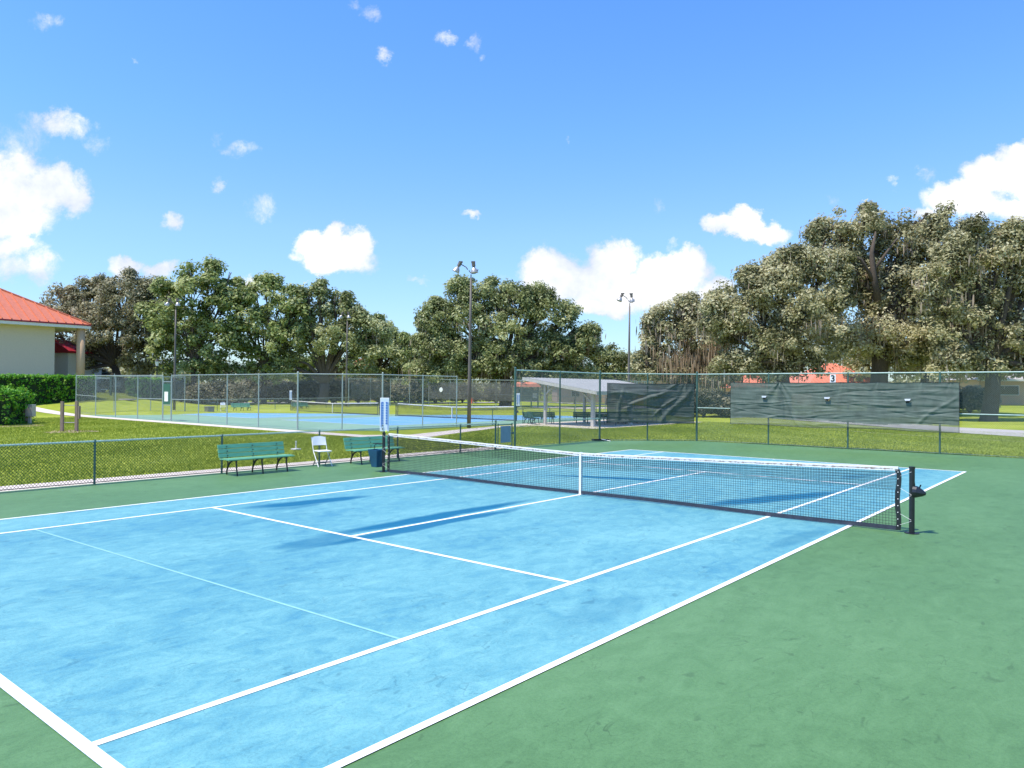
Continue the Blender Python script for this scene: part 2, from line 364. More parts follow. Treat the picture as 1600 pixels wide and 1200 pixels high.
rects = [(-20.5, -10.5, -14, 26, 90000, .075, lambda x, y: (x < -10.5) & ~((y > 9.2) & (x < -15.9+np.clip(y-11.8, 0, 99)*-.42))),
         (-50, -20.5, -14, 8.9, 90000, .09, lambda x, y: y < 8.9),
         (-15.5, 9, 15.9, 40, 110000, .075, lambda x, y: (y > 18.8) | (y > 18.8+(x+5.9))),
         (-14.8, -9.4, 9.5, 30, 30000, .075, lambda x, y: x > -15.0+np.clip(24-y, 0, 12)*-.05)]
Vs, Ts = zip(*[blades(*r) for r in rects]); Vb = np.concatenate(Vs); Tb = np.concatenate(Ts)
tag(npmesh('grass', Vb, np.arange(len(Vb)).reshape(-1, 3), 'blade', tint=Tb), 'short mown yellow green grass on the lawns round the courts', 'grass', kind='stuff')

# ------------------------------------------------------------ chain link
def mesh_wires(mb, p0, p1, z0a, z1a, pitch=.072, w=.0034, prism=False):
    p0, p1 = np.array(p0, float), np.array(p1, float); L = np.linalg.norm(p1-p0); u = (p1-p0)/L; H = z1a-z0a
    nrm = np.array([-u[1], u[0]])
    for s in (1, -1):
        k = -H if s == 1 else 0.
        while k < (L if s == 1 else L+H):
            # line: t = k + s*h
            h0, h1 = 0., H
            if s == 1: h0 = max(0, -k); h1 = min(H, L-k)
            else: h0 = max(0, k-L); h1 = min(H, k)
            if h1-h0 > .02:
                a = p0+u*(k+s*h0); b = p0+u*(k+s*h1)
                A = np.array([a[0], a[1], z0a+h0]); B = np.array([b[0], b[1], z0a+h1])
                o = np.array([u[0]*.7071*-s, u[1]*.7071*-s, .7071])*w/2*1.0
                if prism:
                    q = np.array([nrm[0], nrm[1], 0])*w*.8
                    mb.add([A-o, A+o, A+q, B-o, B+o, B+q], [(0, 1, 4, 3), (1, 2, 5, 4), (2, 0, 3, 5)])
                else: mb.add([A-o, A+o, B+o, B-o], [(0, 1, 2, 3)])
            k += pitch
def fence(pts, posts, H, label, group=None, pm='gpost', rm='grail', wm='wire', r=.03, rails=(), w=.0036, pitch=.072, rel0=True, botw=True, prism=False, cat='fence', tall=()):
    """pts: polyline run; posts: list of (x,y)"""
    ox, oy = pts[0]; oz = Z(ox, oy)
    e = empty('chain_link_fence', (ox, oy, 0), label, cat, group=group)
    L = lambda p: (p[0]-ox, p[1]-oy)
    for i, p in enumerate(posts):
        x, y = L(p); z = Z(*p); rr = r*1.35 if i in tall else r
        hh = H+(.09 if i in tall else .02)
        mb = MB().tube([(x, y, z-.05), (x, y, z+hh)], rr, 10); mb.ico((x, y, z+hh), rr*1.15, (1, 1, .7), 10, 4)
        mb.build('post', pm, e, smooth=False)
    mb = MB()
    for a, b in zip(pts, pts[1:]):
        (x0, y0), (x1, y1) = L(a), L(b); mb.tube([(x0, y0, Z(*a)+H), (x1, y1, Z(*b)+H)], r*.75, 8)
    mb.build('top_rail', rm, e)
    for (a, b, zz) in rails:
        (x0, y0), (x1, y1) = L(a), L(b); MB().tube([(x0, y0, zz+Z(*a)), (x1, y1, zz+Z(*b))], r*.62, 8).build('mid_rail', rm, e)
    mb = MB()
    for a, b in zip(pts, pts[1:]):
        mesh_wires(mb, L(a), L(b), .03+Z(*a), H-.01+Z(*a), pitch, w, prism)
        if botw: (x0, y0), (x1, y1) = L(a), L(b); mb.tube([(x0, y0, .045+Z(*a)), (x1, y1, .045+Z(*b))], .009, 5)
    mb.build('wire_mesh', wm, e)
    return e
X0 = -9.2
fence([(X0, -19.3), (X0, 8.15)], [(X0, y) for y in (-19.3, -16.1, -12.9, -9.7, -6.46, -3.22, -.05, 3.1, 6.17, 8.15)], 1.0,
      'low dark green chain link fence behind the two near green benches', prism=True, r=.027, w=.0075, tall=(9,), wm='wirelow')
lf = bpy.data.objects['chain_link_fence']; mb = MB(); yy = 0.
while yy < 27.3:
    mb.tube([(-.024, yy, .975), (-.012, yy+.012, 1.026), (.016, yy+.024, 1.026), (.026, yy+.036, .975)], .0045, 4); yy += .072
mb.build('wire_knuckles', 'grail', lf)['kind'] = 'stuff'
fence([(X0, 9.33), (X0, 15.55), (-5.93, 18.6), (16.3, 18.6)],
      [(X0, 9.33), (X0, 12.39), (X0, 15.55), (-7.6, 17.05), (-5.93, 18.6), (-2.67, 18.6), (.5, 18.6), (3.7, 18.6), (6.9, 18.6), (10.1, 18.6), (13.3, 18.6), (16.3, 18.6)], 3.05,
      'tall green chain link fence carrying the two green windscreens', r=.034, w=.0046,
      rails=[((X0, 12.39), (X0, 15.55), 1.0), ((-5.93, 18.6), (-2.67, 18.6), 1.52), ((-2.67, 18.6), (3.7, 18.6), 1.52), ((3.7, 18.6), (16.3, 18.6), 1.52)], prism=True, tall=(0, 2, 4))
# gate
e = empty('court_gate', (X0, 8.29, 0), 'small green gate with a blank grey blue sign panel beside the tall fence corner', 'gate')
mb = MB()
for y in (0., .86): mb.tube([(0, y, .06), (0, y, .98)], .024, 8)
for z in (.1, .93): mb.tube([(0, 0, z), (0, .86, z)], .02, 8)
mb.build('gate_frame', 'gpost', e)
mb = MB(); mesh_wires(mb, (0, 0), (0, .86), .1, .93, .07, .004, True); mb.build('wire_mesh', 'wire', e)
MB().box(.03, .042, .12, .74, .24, .88).build('sign_panel', 'sign', e, bevel=.004)
MB().box(-.04, .06, .8, .9, .55, .63).build('latch', 'gpost', e)

# ---- far complex fences
Yn, Yt, Yb = 10.6, 19.8, 38.5
def even(a, b, n): return [(a[0]+(b[0]-a[0])*i/n, a[1]+(b[1]-a[1])*i/n) for i in range(n+1)]
gp_ = dict(pm='galv', rm='galv', wm='wire2', r=.034, w=.0042, pitch=.095)
pf = [(-55.28, Yn), (-51.5, Yn), (-48., Yn), (-44.4, Yn), (-40.7, Yn), (-39.45, Yn), (-35.9, Yn), (-32.5, Yn), (-29.1, Yn), (-25.3, Yn), (-23.6, 12.3), (-22., 13.8), (-22., 16.9), (-22., Yt)]
fence([(-55.28, Yn), (-40.7, Yn)], pf[:5], 3.05, 'tall grey chain link fence of the far courts, left of their small gate', rails=[(pf[0], pf[1], 1.5), (pf[3], pf[4], 1.45)], **gp_)
fence([(-39.45, Yn), (-25.3, Yn), (-22., 13.8), (-22., Yt)], pf[5:], 3.05, 'tall grey chain link fence of the far courts, right of their small gate', rails=[(pf[5], pf[6], 1.45)], **gp_, tall=(4, 6))
fence([(-22., Yt+.05), (-22., Yb)], [(-22., y) for y in (23.2, 26.4, 29.5, 32.6, 35.6, Yb)], 1.0, 'low chain link fence on the right side of the far courts beside the shelter', pm='gpost', rm='gpost', wm='wire2', r=.027, w=.004, pitch=.095)
fence([(-22., Yb), (-22., 44.6), (-25.2, 47.6), (-52.1, 47.6), (-55.3, 44.6), (-55.3, Yb)],
      [(-22, 41.5), (-22., 44.6), (-23.6, 46.1)]+even((-25.2, 47.6), (-52.1, 47.6), 8)+[(-53.7, 46.1), (-55.3, 44.6), (-55.3, 41.6), (-55.3, Yb)], 3.05,
      'tall grey chain link fence along the back of the far courts behind the dark screens', rails=[((-25.2, 47.6), (-52.1, 47.6), 1.5)], **gp_)
fence([(-55.3, Yb-.05), (-55.3, Yt+.05)], even((-55.3, Yt+.05), (-55.3, Yb-3), 5), 1.0, 'low chain link fence behind the green benches on the left side of the far courts', pm='gpost', rm='galv', wm='wire2', r=.027, w=.004, pitch=.095)
fence([(-55.3, Yt), (-55.3, Yn+.06)], [(-55.3, Yt), (-55.3, 16.7), (-55.3, 13.6)], 3.05, 'tall grey chain link side fence at the left end of the far courts', **gp_)
e = empty('court_gate', (-40.7, Yn, 0), 'narrow tall gate with white paper notice in the far court fence', 'gate')
mb = MB()
for x in (.08, 1.17): mb.tube([(x, 0, .05), (x, 0, 2.9)], .028, 8)
for z in (.1, 1.05, 2.35, 2.62): mb.tube([(.08, 0, z), (1.17, 0, z)], .024, 8)
mb.build('gate_frame', 'galv', e)
mb = MB(); mesh_wires(mb, (.08, 0), (1.17, 0), .1, 2.6, .09, .004); mb.build('wire_mesh', 'wire2', e)
MB().box(.14, 1.1, -.03, -.02, 1.1, 2.5).build('dark_panel', 'dgreen', e)
MB().box(.34, .84, -.05, -.033, 1.3, 1.95).build('paper_notice', 'paper', e)

def far_screen(a, b, n, label):
    e = MB(); a, b = np.array(a, float), np.array(b, float); L = np.linalg.norm(b-a); u = (b-a)/L; nr = np.array([-u[1], u[0]])
    vs = []; m = 6
    for i in range(n+1):
        for j in range(m+1):
            p = a+u*L*i/n+nr*(.05+.03*math.sin(i*1.7+j)+.02*math.sin(j*2.9+i*.6)); z = .85+1.85*j/m+(.03*math.sin(i*.9) if j in (0, m) else 0)
            vs.append((p[0], p[1], z+Z(*p)))
    e.add(vs, [(i*(m+1)+j, (i+1)*(m+1)+j, (i+1)*(m+1)+j+1, i*(m+1)+j+1) for i in range(n) for j in range(m)])
    return tag(e.build('windscreen', 'fscreen', smooth=True), label, 'windscreen', 'dark screens on the far court fences')
far_screen((-26, 47.45), (-38.6, 47.45), 60, 'dark grey sheer screen on the back fence of the far courts, right half')
far_screen((-38.7, 47.45), (-52, 47.45), 60, 'dark grey sheer screen on the back fence of the far courts, left half')
far_screen((-55.2, 44.4), (-55.2, 38.7), 30, 'short dark grey sheer screen at the back left corner of the far courts')
far_screen((-55.2, 19.6), (-55.2, 10.8), 40, 'dark grey sheer screen on the left end fence of the far courts')

# ------------------------------------------------------------ near windscreens
def wind(name, a, b, z0, z1, label, mat, fan, sag, hem=None, seed=0, holes=()):
    rg = np.random.default_rng(seed); a, b = np.array(a, float), np.array(b, float); L = np.linalg.norm(b-a); u = (b-a)/L
    nr = np.array([u[1], -u[0]]);  nr = nr if (nr@(CP[:2]-a)) > 0 else -nr
    n, m = int(L*34), 70
    T, Hh = np.meshgrid(np.linspace(0, 1, n+1), np.linspace(0, 1, m+1), indexing='ij')
    x = T*L; h = Hh*(z1-z0); D = np.full(T.shape, .07)
    for k in range(int(L*16)):                  # horizontal creases, each of limited length
        c = rg.uniform(0, L); ch = rg.uniform(0, z1-z0); wl = rg.uniform(.15, .8); ww = rg.uniform(.014, .04); sl = rg.normal(0, .1)
        D += rg.choice((-1, 1))*rg.uniform(.008, .022)*np.exp(-((x-c)/wl)**2)*np.exp(-((h-ch-sl*(x-c))/ww)**2)
    for fr, am in ((7, .006), (13, .004), (23, .0035)):
        D += am*np.sin(h*fr*2.1+.8*np.sin(x*1.3+fr)+.4*np.sin(x*3.1))*(.5+.5*np.sin(x*.9+fr))
    for (c, wd, am) in fan:              # folds fanning down from tie points
        ang = (x-c)/np.maximum((z1-z0-h)+.08, .08)
        D += am*np.cos(ang*7)*np.exp(-(ang/wd)**2)*np.exp(-((z1-z0-h)/1.2)**2)
    for (xa, ha, xb, hb, ww, am) in sag:  # long diagonal folds
        dx, dy = xb-xa, hb-ha; LL = math.hypot(dx, dy); s = ((x-xa)*dx+(h-ha)*dy)/LL; q = ((x-xa)*dy-(h-ha)*dx)/LL+.05*np.sin(s*3)
        D += am*np.exp(-(q/ww)**2)*np.clip(np.minimum(s+.2, LL+.2-s)/.3, 0, 1)
    ties = np.array([f[0] for f in fan]+[0, L]); dmin = np.min(np.abs(x[..., None]-ties), -1)
    top = -.035*np.clip(dmin, 0, .7)*Hh**6; zz = z0+h+top+.02*np.sin(x*1.4)*(1-Hh)**3
    V = np.stack([a[0]+u[0]*x+nr[0]*D, a[1]+u[1]*x+nr[1]*D, zz], -1)
    idx = np.arange((n+1)*(m+1)).reshape(n+1, m+1)
    F = np.stack([idx[:-1, :-1], idx[1:, :-1], idx[1:, 1:], idx[:-1, 1:]], -1).reshape(-1, 4)
    e = empty(name, (a[0], a[1], 0), label, 'windscreen', group='green windscreens on the near court fence')
    off = np.array([a[0], a[1], 0])
    keep = np.ones(len(F), bool); hemf = np.zeros(len(F), bool)
    cxx = (x[:-1, :-1]+x[1:, 1:]).ravel()/2; chh = (h[:-1, :-1]+h[1:, 1:]).ravel()/2
    if hem: hemf = chh < hem[0]+hem[1]*cxx/L*0+.05*np.sin(cxx*.8)+hem[1]*np.sin(cxx*1.9)*.3
    for (hx, hz, r) in holes: keep &= ~((np.abs(cxx-hx) < r*(1-.5*np.clip((hz-z0-chh)/(1.6*r), 0, 1))) & (chh < hz-z0) & (chh > hz-z0-1.5*r))
    V = V.reshape(-1, 3)-off
    o = npmesh('fabric', V, F[keep & ~hemf], mat, e); o.data.polygons.foreach_set('use_smooth', [True]*len(o.data.polygons))
    if hem: o = npmesh('sheer_hem', V, F[keep & hemf], 'screen2', e); o.data.polygons.foreach_set('use_smooth', [True]*len(o.data.polygons))
    mb = MB()
    for row in (0, m):
        pts = [V.reshape(n+1, m+1, 3)[i, row] for i in range(0, n+1, 4)]; mb.tube(pts, .008, 5)
    for colm in (0, n):
        pts = [V.reshape(n+1, m+1, 3)[colm, j] for j in range(0, m+1, 5)]; mb.tube(pts, .008, 5)
    mb.build('hem_cord', 'iron', e)
    for (hx, hz, r) in holes:
        p = a+u*hx+nr*.12-a
        q = MB(); ux = np.array([u[0], u[1], 0])*r; c = np.array([p[0], p[1], hz])
        out = np.array([nr[0], nr[1], 0])*.05
        q.add([c-ux*1.05, c+ux*1.05, c+ux*.8+out+(0, 0, -.07), c-ux*.8+out+(0, 0, -.07)], [(0, 1, 2, 3)])
        q.build('vent_flap', 'sign', e)
        MB().add([c-ux*.9+(0, 0, -.01), c+ux*.9+(0, 0, -.01), c+ux*.25+(0, 0, -1.3*r), c-ux*.25+(0, 0, -1.3*r)], [(0, 1, 2, 3)]).build('vent_lining', 'ink', e)  # black sheet painting the shade inside the open vent
    return e
wind('windscreen', (-8.95, 15.74), (-6.02, 18.47), .82, 2.62, 'loose dark windscreen with deep diagonal folds on the angled corner of the tall fence', 'screen1',
     [(.05, .5, .02), (3.6, .5, .03)], [(.9, .7, 3.2, 1.7, .09, .075), (1.1, .95, 3.35, 1.75, .05, -.05), (.3, 1.6, 1.2, .1, .12, .06), (2.5, .1, 3.8, 1.5, .1, .06), (.2, 1.35, 2.4, 1.3, .05, .045), (.8, .75, 2.6, .72, .04, -.06), (.5, .2, .7, 1.5, .08, .04), (2.2, .4, 3.1, 1.1, .05, .05)], seed=3)
wind('windscreen', (-4.28, 18.5), (4.34, 18.5), .84, 2.68, 'long creased green windscreen with three vent slits on the straight end fence', 'screen',
     [(.25, .5, .012), (2.15, .75, .05), (4.6, .4, .018), (5.9, .5, .022), (7.4, .4, .02), (8.35, .5, .02)],
     [(2.1, 1.75, 2.9, .1, .06, .04), (2.2, 1.5, 2.4, .2, .05, -.03), (1.7, .35, 3.6, .5, .04, .035), (3.6, .12, 5.2, .1, .05, .03), (7.3, .3, 8.5, 1.3, .06, .03)], hem=(.26, .08), seed=5,
     holes=[(1.5, 2.1, .1), (4.05, 2.08, .11), (6.95, 2.05, .1)])
# court number sign
e = empty('court_number_sign', (-.05, 18.53, 2.83), 'small white court number sign reading 3 on the fence above the long windscreen', 'sign')
MB().box(-.11, .11, -.02, -.008, -.17, .17).build('plate', 'paper', e)
cu = bpy.data.curves.new('digit', 'FONT'); cu.body = '3'; cu.size = .36; cu.extrude = .003; cu.align_x = 'CENTER'; cu.align_y = 'CENTER'
cu.offset = .008
to = bpy.data.objects.new('tmp', cu); COL.objects.link(to); bpy.context.view_layer.update()
dm = bpy.data.meshes.new_from_object(to.evaluated_get(bpy.context.evaluated_depsgraph_get())); bpy.data.objects.remove(to)
dm.materials.clear(); dm.materials.append(MT['ink']); do = bpy.data.objects.new('digit', dm); COL.objects.link(do); do.parent = e
do.location = (0, -.026, 0); do.rotation_euler = (PI/2, 0, 0)

# ------------------------------------------------------------ tennis net
def ztop(x): return .914+.156*abs(x/6.4)**1.15
def make_net():
    e = empty('tennis_net', (0, 0, 0), 'black tennis net with white tape and centre strap across the near blue court', 'tennis net', group='tennis nets')
    mb = MB(); w = .0028; W = 6.2
    def cordv(x, y, z0, z1, wy=0.):
        mb.add([(x-w, y+w, z0), (x+w, y+w, z0), (x, y-w, z0), (x-w, y+w+wy, z1), (x+w, y+w+wy, z1), (x, y-w+wy, z1)], [(0, 1, 4, 3), (1, 2, 5, 4), (2, 0, 3, 5)])
    p = .0455; n = int(2*W/p)
    for i in range(n+1):
        x = -W+i*2*W/n; t = ztop(x); cordv(x, .006*math.sin(x*2.1), .07, t-.05, .004*math.sin(i*.7))
        cordv(x+p*.42, .028+.008*math.sin(x*1.3), t*.66+.012*math.sin(x*5), t-.05)
    xs = np.linspace(-W, W, 60)
    def cordh(fr, y, lo, hi):
        pts = [(x, y+.006*math.sin(x*2.1), lo(x)+(hi(x)-lo(x))*fr) for x in xs]
        for a, b in zip(pts, pts[1:]):
            mb.add([(a[0], a[1]+w, a[2]-w), (a[0], a[1]+w, a[2]+w), (a[0], a[1]-w, a[2]), (b[0], b[1]+w, b[2]-w), (b[0], b[1]+w, b[2]+w), (b[0], b[1]-w, b[2])], [(0, 1, 4, 3), (1, 2, 5, 4), (2, 0, 3, 5)])
    for k in range(21): cordh(k/20, 0, lambda x: .07, lambda x: ztop(x)-.05)
    for k in range(7): cordh(k/6, .03, lambda x: ztop(x)*.66+.012*math.sin(x*5), lambda x: ztop(x)-.06)
    mb.build('netting', 'cord', e)
    def band(name, m, y0, y1, za, zb, W=6.2, wob=.0):
        q = MB(); vs = []; X = np.linspace(-W, W, 120)
        for x in X:
            o = wob*math.sin(x*7.3)+wob*.7*math.sin(x*17)
            vs += [(x, y0, za(x)+o), (x, y1, za(x)+o), (x, y1, zb(x)+o), (x, y0, zb(x)+o)]
        fs = []
        for i in range(len(X)-1):
            for j in range(4): fs.append((4*i+j, 4*i+(j+1) % 4, 4*i+4+(j+1) % 4, 4*i+4+j))
        q.add(vs, fs+[(3, 2, 1, 0), tuple(4*(len(X)-1)+j for j in range(4))]); return q.build(name, m, e)
    b = band('headband', 'tape', -.012, .040, lambda x: ztop(x)-.062, lambda x: ztop(x)+.002, wob=.0015)
    q = MB(); vs = []; X = np.linspace(-6.12, 6.12, 420)
    for x in X:
        h = abs(random.gauss(0, .0065))+.0015; zc = ztop(x)-.032+random.uniform(-.003, .003); vs += [(x, -.0142, zc-h), (x, -.0142, zc+h)]
    q.add(vs, [(2*k, 2*k+2, 2*k+3, 2*k+1) for k in range(len(X)-1)])
    s = q.build('stitching', 'dirt', e); s.parent = b
    band('bottom_tape', 'navy', -.006, .008, lambda x: .022+.008*math.sin(x*1.1), lambda x: .092+.008*math.sin(x*1.1))
    for s in (-1, 1):
        q = MB(); vs = []
        for k in range(13):
            z = .03+1.0*k/12; xo = s*(6.2+.012*math.sin(z*9)-.02*(z > .98)); vs += [(xo-.035, -.012, z), (xo+.035, -.012, z), (xo+.035, .014, z), (xo-.035, .014, z)]
        q.add(vs, [(4*i+j, 4*i+(j+1) % 4, 4*i+4+(j+1) % 4, 4*i+4+j) for i in range(12) for j in range(4)]+[(3, 2, 1, 0), (48, 49, 50, 51)])
        st = q.build('side_tape', 'black', e)
        for k in range(9):
            o = MB().ico((s*6.2, -.015, .1+.11*k), .009, (1, .5, 1), 6, 4).build('grommet', 'tape', e); o.parent = st
        po = MB().tube([(s*6.4, 0, -.02), (s*6.4, 0, 1.06)], .042, 16).tube([(s*6.4, 0, 1.05), (s*6.4, 0, 1.085)], .047, 16).build('net_post', 'black', e)
        q = MB().tube([(s*6.4, 0, 0), (s*6.4, 0, .012)], .11, 16)
        o = q.build('base_plate', 'black', e); o.parent = po
        for z0, z1 in ((.12, .2), (.3, .22), (.5, .62), (.72, .63), (.92, 1.0)):
            MB().tube([(s*6.23, -.01, z0), (s*6.4, -.045, z1)], .0025, 5).build('lacing', 'tape', e)
    po = [o for o in bpy.data.objects if o.parent == e and o.name.startswith('net_post')][-1]
    q = MB().tube([(6.42, 0, .68), (6.47, 0, .68), (6.56, 0, .665), (6.60, 0, .66)], [.1, .095, .05, .02], 12)
    q.tube([(6.45, 0, .7), (6.43, 0, .92), (6.41, 0, 1.05)], .005, 5); q.tube([(6.5, 0, .73), (6.53, -.02, .8)], .012, 6)
    o = q.build('net_winder', 'black', e); o.parent = po
    MB().box(-.026, .026, -.018, .046, .0, .925).build('centre_strap', 'tape', e)
    return e
net = make_net()
for (x, lab) in ((-31., 'tennis net across the right hand one of the two far courts'), (-45.9, 'tennis net across the left hand one of the two far courts')):
    c = copy_tree(net); c.location = (x, 29, 0); c['label'] = lab

def scoreboard(x, y, z0, label, rz, grp='score keepers on the net posts'):
    e = empty('score_keeper', (x, y, z0), label, 'score keeper', rz, grp)
    MB().box(-.125, .125, -.012, .012, 0, .92).build('board', 'paper', e, bevel=.01)
    q = MB()
    for cx in (-.055, .055):
        for k in range(9): q.box(cx-.022, cx+.022, -.018, -.0125, .2+.07*k, .245+.07*k)
    q.box(-.1, -.085, -.018, -.0125, .12, .8); q.box(.09, .1, -.018, -.0125, .05, .8)
    q.build('markings', 'blueprint', e)
    q = MB().box(-.03, .03, .013, .035, -.12, .5); q.ico((-.05, -.02, .16), .02); q.ico((-.05, -.02, .07), .02); q.build('bracket', 'iron', e)
    return e
scoreboard(-6.4, .02, 1.11, 'tall white and blue score keeper on the left post of the near net', -YAW)
scoreboard(-24.45, 29.0, 1.1, 'white score keeper on the right post of the right far net', -YAW)
scoreboard(-52.35, 29.0, 1.1, 'white score keeper on the left post of the left far net', -YAW)
o = MB().ico((0, 0, 0), .034, seg=16, rings=10).build('tennis_ball', 'ball', smooth=True); o.location = (-6.27, -.03, 1.105); tag(o, 'yellow tennis ball resting on the left end of the near net', 'tennis ball')

# bin hanging on the left net post
e = empty('waste_bin', (-6.66, -.02, .12), 'dark blue tapered bin hanging beside the left net post', 'bin')
q = MB(); a = [(-.11, -.10), (.11, -.10), (.11, .10), (-.11, .10)]
vs = [(x*1.0, y, 0) for x, y in a]+[(x*1.7, y*1.7, .48) for x, y in a]+[(x*1.58, y*1.58, .48) for x, y in a]+[(x*.9, y*.9, .03) for x, y in a]
fs = [(3, 2, 1, 0), (12, 13, 14, 15)]
for j in range(4):
    k = (j+1) % 4; fs += [(j, k, 4+k, 4+j), (4+j, 4+k, 8+k, 8+j), (8+j, 8+k, 12+k, 12+j)]
q.add(vs, fs).build('bucket', 'bin', e, bevel=.01)
MB().tube([(-.12, 0, .46), (-.09, 0, .6), (.0, 0, .64), (.14, 0, .62), (.26, 0, .62)], .01, 6).tube([(-.16, 0, .64), (.26, 0, .66)], .012, 6).build('hanger', 'iron', e)

# ------------------------------------------------------------ benches and chairs
def make_bench(mat='bench'):
    L = 2.0
    e = empty('park_bench', (0, 0, 0), 'x', 'bench')
    q = MB()
    for k, (x, z) in enumerate(((-.245, .50), (-.275, .615), (-.305, .73))): q.bar((x, -L/2, z), (x, L/2, z), .105, .03, up=(.25, 0, .97) if False else (1, 0, .27))
    q.build('backrest', mat, e, bevel=.006)
    q = MB()
    for x, z in ((-.15, .415), (-.03, .42), (.09, .425), (.20, .415)): q.bar((x, -L/2, z), (x, L/2, z), .1, .032)
    q.build('seat', mat, e, bevel=.006)
    for y in (-.76, .0, .76):
        q = MB(); r = .021
        def c(pts, rr=r): q.tube(pts, rr, 6)
        c([(-.25, y, .0), (-.24, y, .1), (-.19, y, .22), (-.10, y, .32), (.02, y, .375)], .024)
        c([(.27, y, .0), (.235, y, .15), (.21, y, .28), (.20, y, .375)], .022)
        c([(-.19, y, .375), (.0, y, .392), (.24, y, .385)], .02)
        c([(-.19, y, .24), (-.215, y, .4), (-.275, y, .56), (-.335, y, .79)], .02)
        for x, z in ((-.235, .50), (-.262, .615), (-.292, .73)): q.ico((x+.03, y, z-.004), .018, seg=8, rings=4)
        q.build('leg', 'iron', e)
    return e
G = 'park benches around the courts'
b = make_bench(); b['group'] = G; b.location = (-8.6, -2.52, 0); b['label'] = 'green slatted bench with black legs to the left of the white folding chair'
for (x, y, rz, lab) in ((-8.6, 1.62, 0, 'green slatted bench behind the left net post and the blue bin'),
                        (-54.7, 25.2, 0, 'far green bench next to the white chair beyond the far courts'),
                        (-54.7, 31.9, 0, 'far green bench right of the other one, left of the far net strap')):
    c = copy_tree(b); c.location = (x, y, 0); c.rotation_euler.z = rz; c['label'] = lab
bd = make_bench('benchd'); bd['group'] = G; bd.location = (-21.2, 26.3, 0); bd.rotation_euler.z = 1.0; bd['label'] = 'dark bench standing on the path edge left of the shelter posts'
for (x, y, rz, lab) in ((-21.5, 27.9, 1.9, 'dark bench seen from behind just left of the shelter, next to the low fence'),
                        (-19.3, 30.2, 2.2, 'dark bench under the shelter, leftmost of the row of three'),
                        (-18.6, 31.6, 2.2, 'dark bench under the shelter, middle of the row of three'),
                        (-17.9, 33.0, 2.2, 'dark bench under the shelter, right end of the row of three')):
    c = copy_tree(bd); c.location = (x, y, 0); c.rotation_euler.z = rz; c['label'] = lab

def make_chair():
    e = empty('folding_chair', (0, 0, 0), 'x', 'chair')
    q = MB(); vs = []; n = 8
    for i in range(n+1):
        y = -.21+.42*i/n; cv = .035*(1-(2*i/n-1)**2); topz = .86-.05*abs(2*i/n-1)**4
        for (z, xo) in ((.60, -.215), (topz, -.30)):
            vs += [(xo-cv, y, z), (xo-cv+.018, y, z)]
    fs = []
    for i in range(n):
        o = 4*i; fs += [(o, o+4, o+6, o+2), (o+1, o+3, o+7, o+5), (o+2, o+6, o+7, o+3), (o, o+1, o+5, o+4)]
    fs += [(0, 2, 3, 1), (4*n, 4*n+1, 4*n+3, 4*n+2)]
    q.add(vs, fs).build('backrest', 'wplas', e)
    MB().box(-.18, .22, -.2, .2, .43, .462).build('seat', 'wplas', e, bevel=.02)
    for s in (-1, 1):
        MB().tube([(-.315, s*.215, .84), (-.16, s*.215, .43), (.20, s*.215, .0)], .0125, 8).build('frame', 'wplas', e)
        MB().tube([(.14, s*.19, .43), (-.24, s*.19, .0)], .0125, 8).build('leg', 'gmet', e)
    MB().tube([(.1, -.215, .13), (.1, .215, .13)], .009, 6).tube([(-.17, -.19, .09), (-.17, .19, .09)], .009, 6).build('crossbar', 'gmet', e)
    return e
ch = make_chair(); ch['group'] = 'white folding chairs by the courts'; ch.location = (-8.82, -.22, 0); ch.rotation_euler.z = -.22; ch['label'] = 'white folding chair standing between the two near green benches'
c = copy_tree(ch); c.location = (-54.8, 23.3, 0); c.rotation_euler.z = -.4; c['label'] = 'white folding chair beyond the far courts, left of the far benches'

# court squeegee
e = empty('court_squeegee', (-9.0, 15.3, 0), 'dark court squeegee lying at the foot of the tall fence corner post', 'squeegee', .75)
MB().box(-.4, .4, -.03, .03, .01, .09).build('blade', 'iron', e)
MB().tube([(.05, -.02, .08), (.35, -.5, .03)], .013, 6).build('handle', 'paper', e)
# irrigation riser
e = empty('sprinkler_riser', (-14.4, 2.8, -.03), 'small white sprinkler riser on a flat base in the grass behind the low fence', 'sprinkler')
MB().tube([(0, 0, 0), (0, 0, .3)], .022, 8).tube([(0, 0, .28), (0, 0, .34)], .035, 8).build('riser', 'white', e)
MB().box(-.16, .16, -.12, .12, .02, .06).build('base', 'white', e)
o = MB().box(-.35, .35, -.3, .3, 0, .42).box(-.38, .38, -.33, .33, .42, .52).build('cooler_box', 'gmet', bevel=.02); o.location = (-54.6, 21.8, 0); tag(o, 'grey cooler box at the left edge of the far courts', 'cooler')

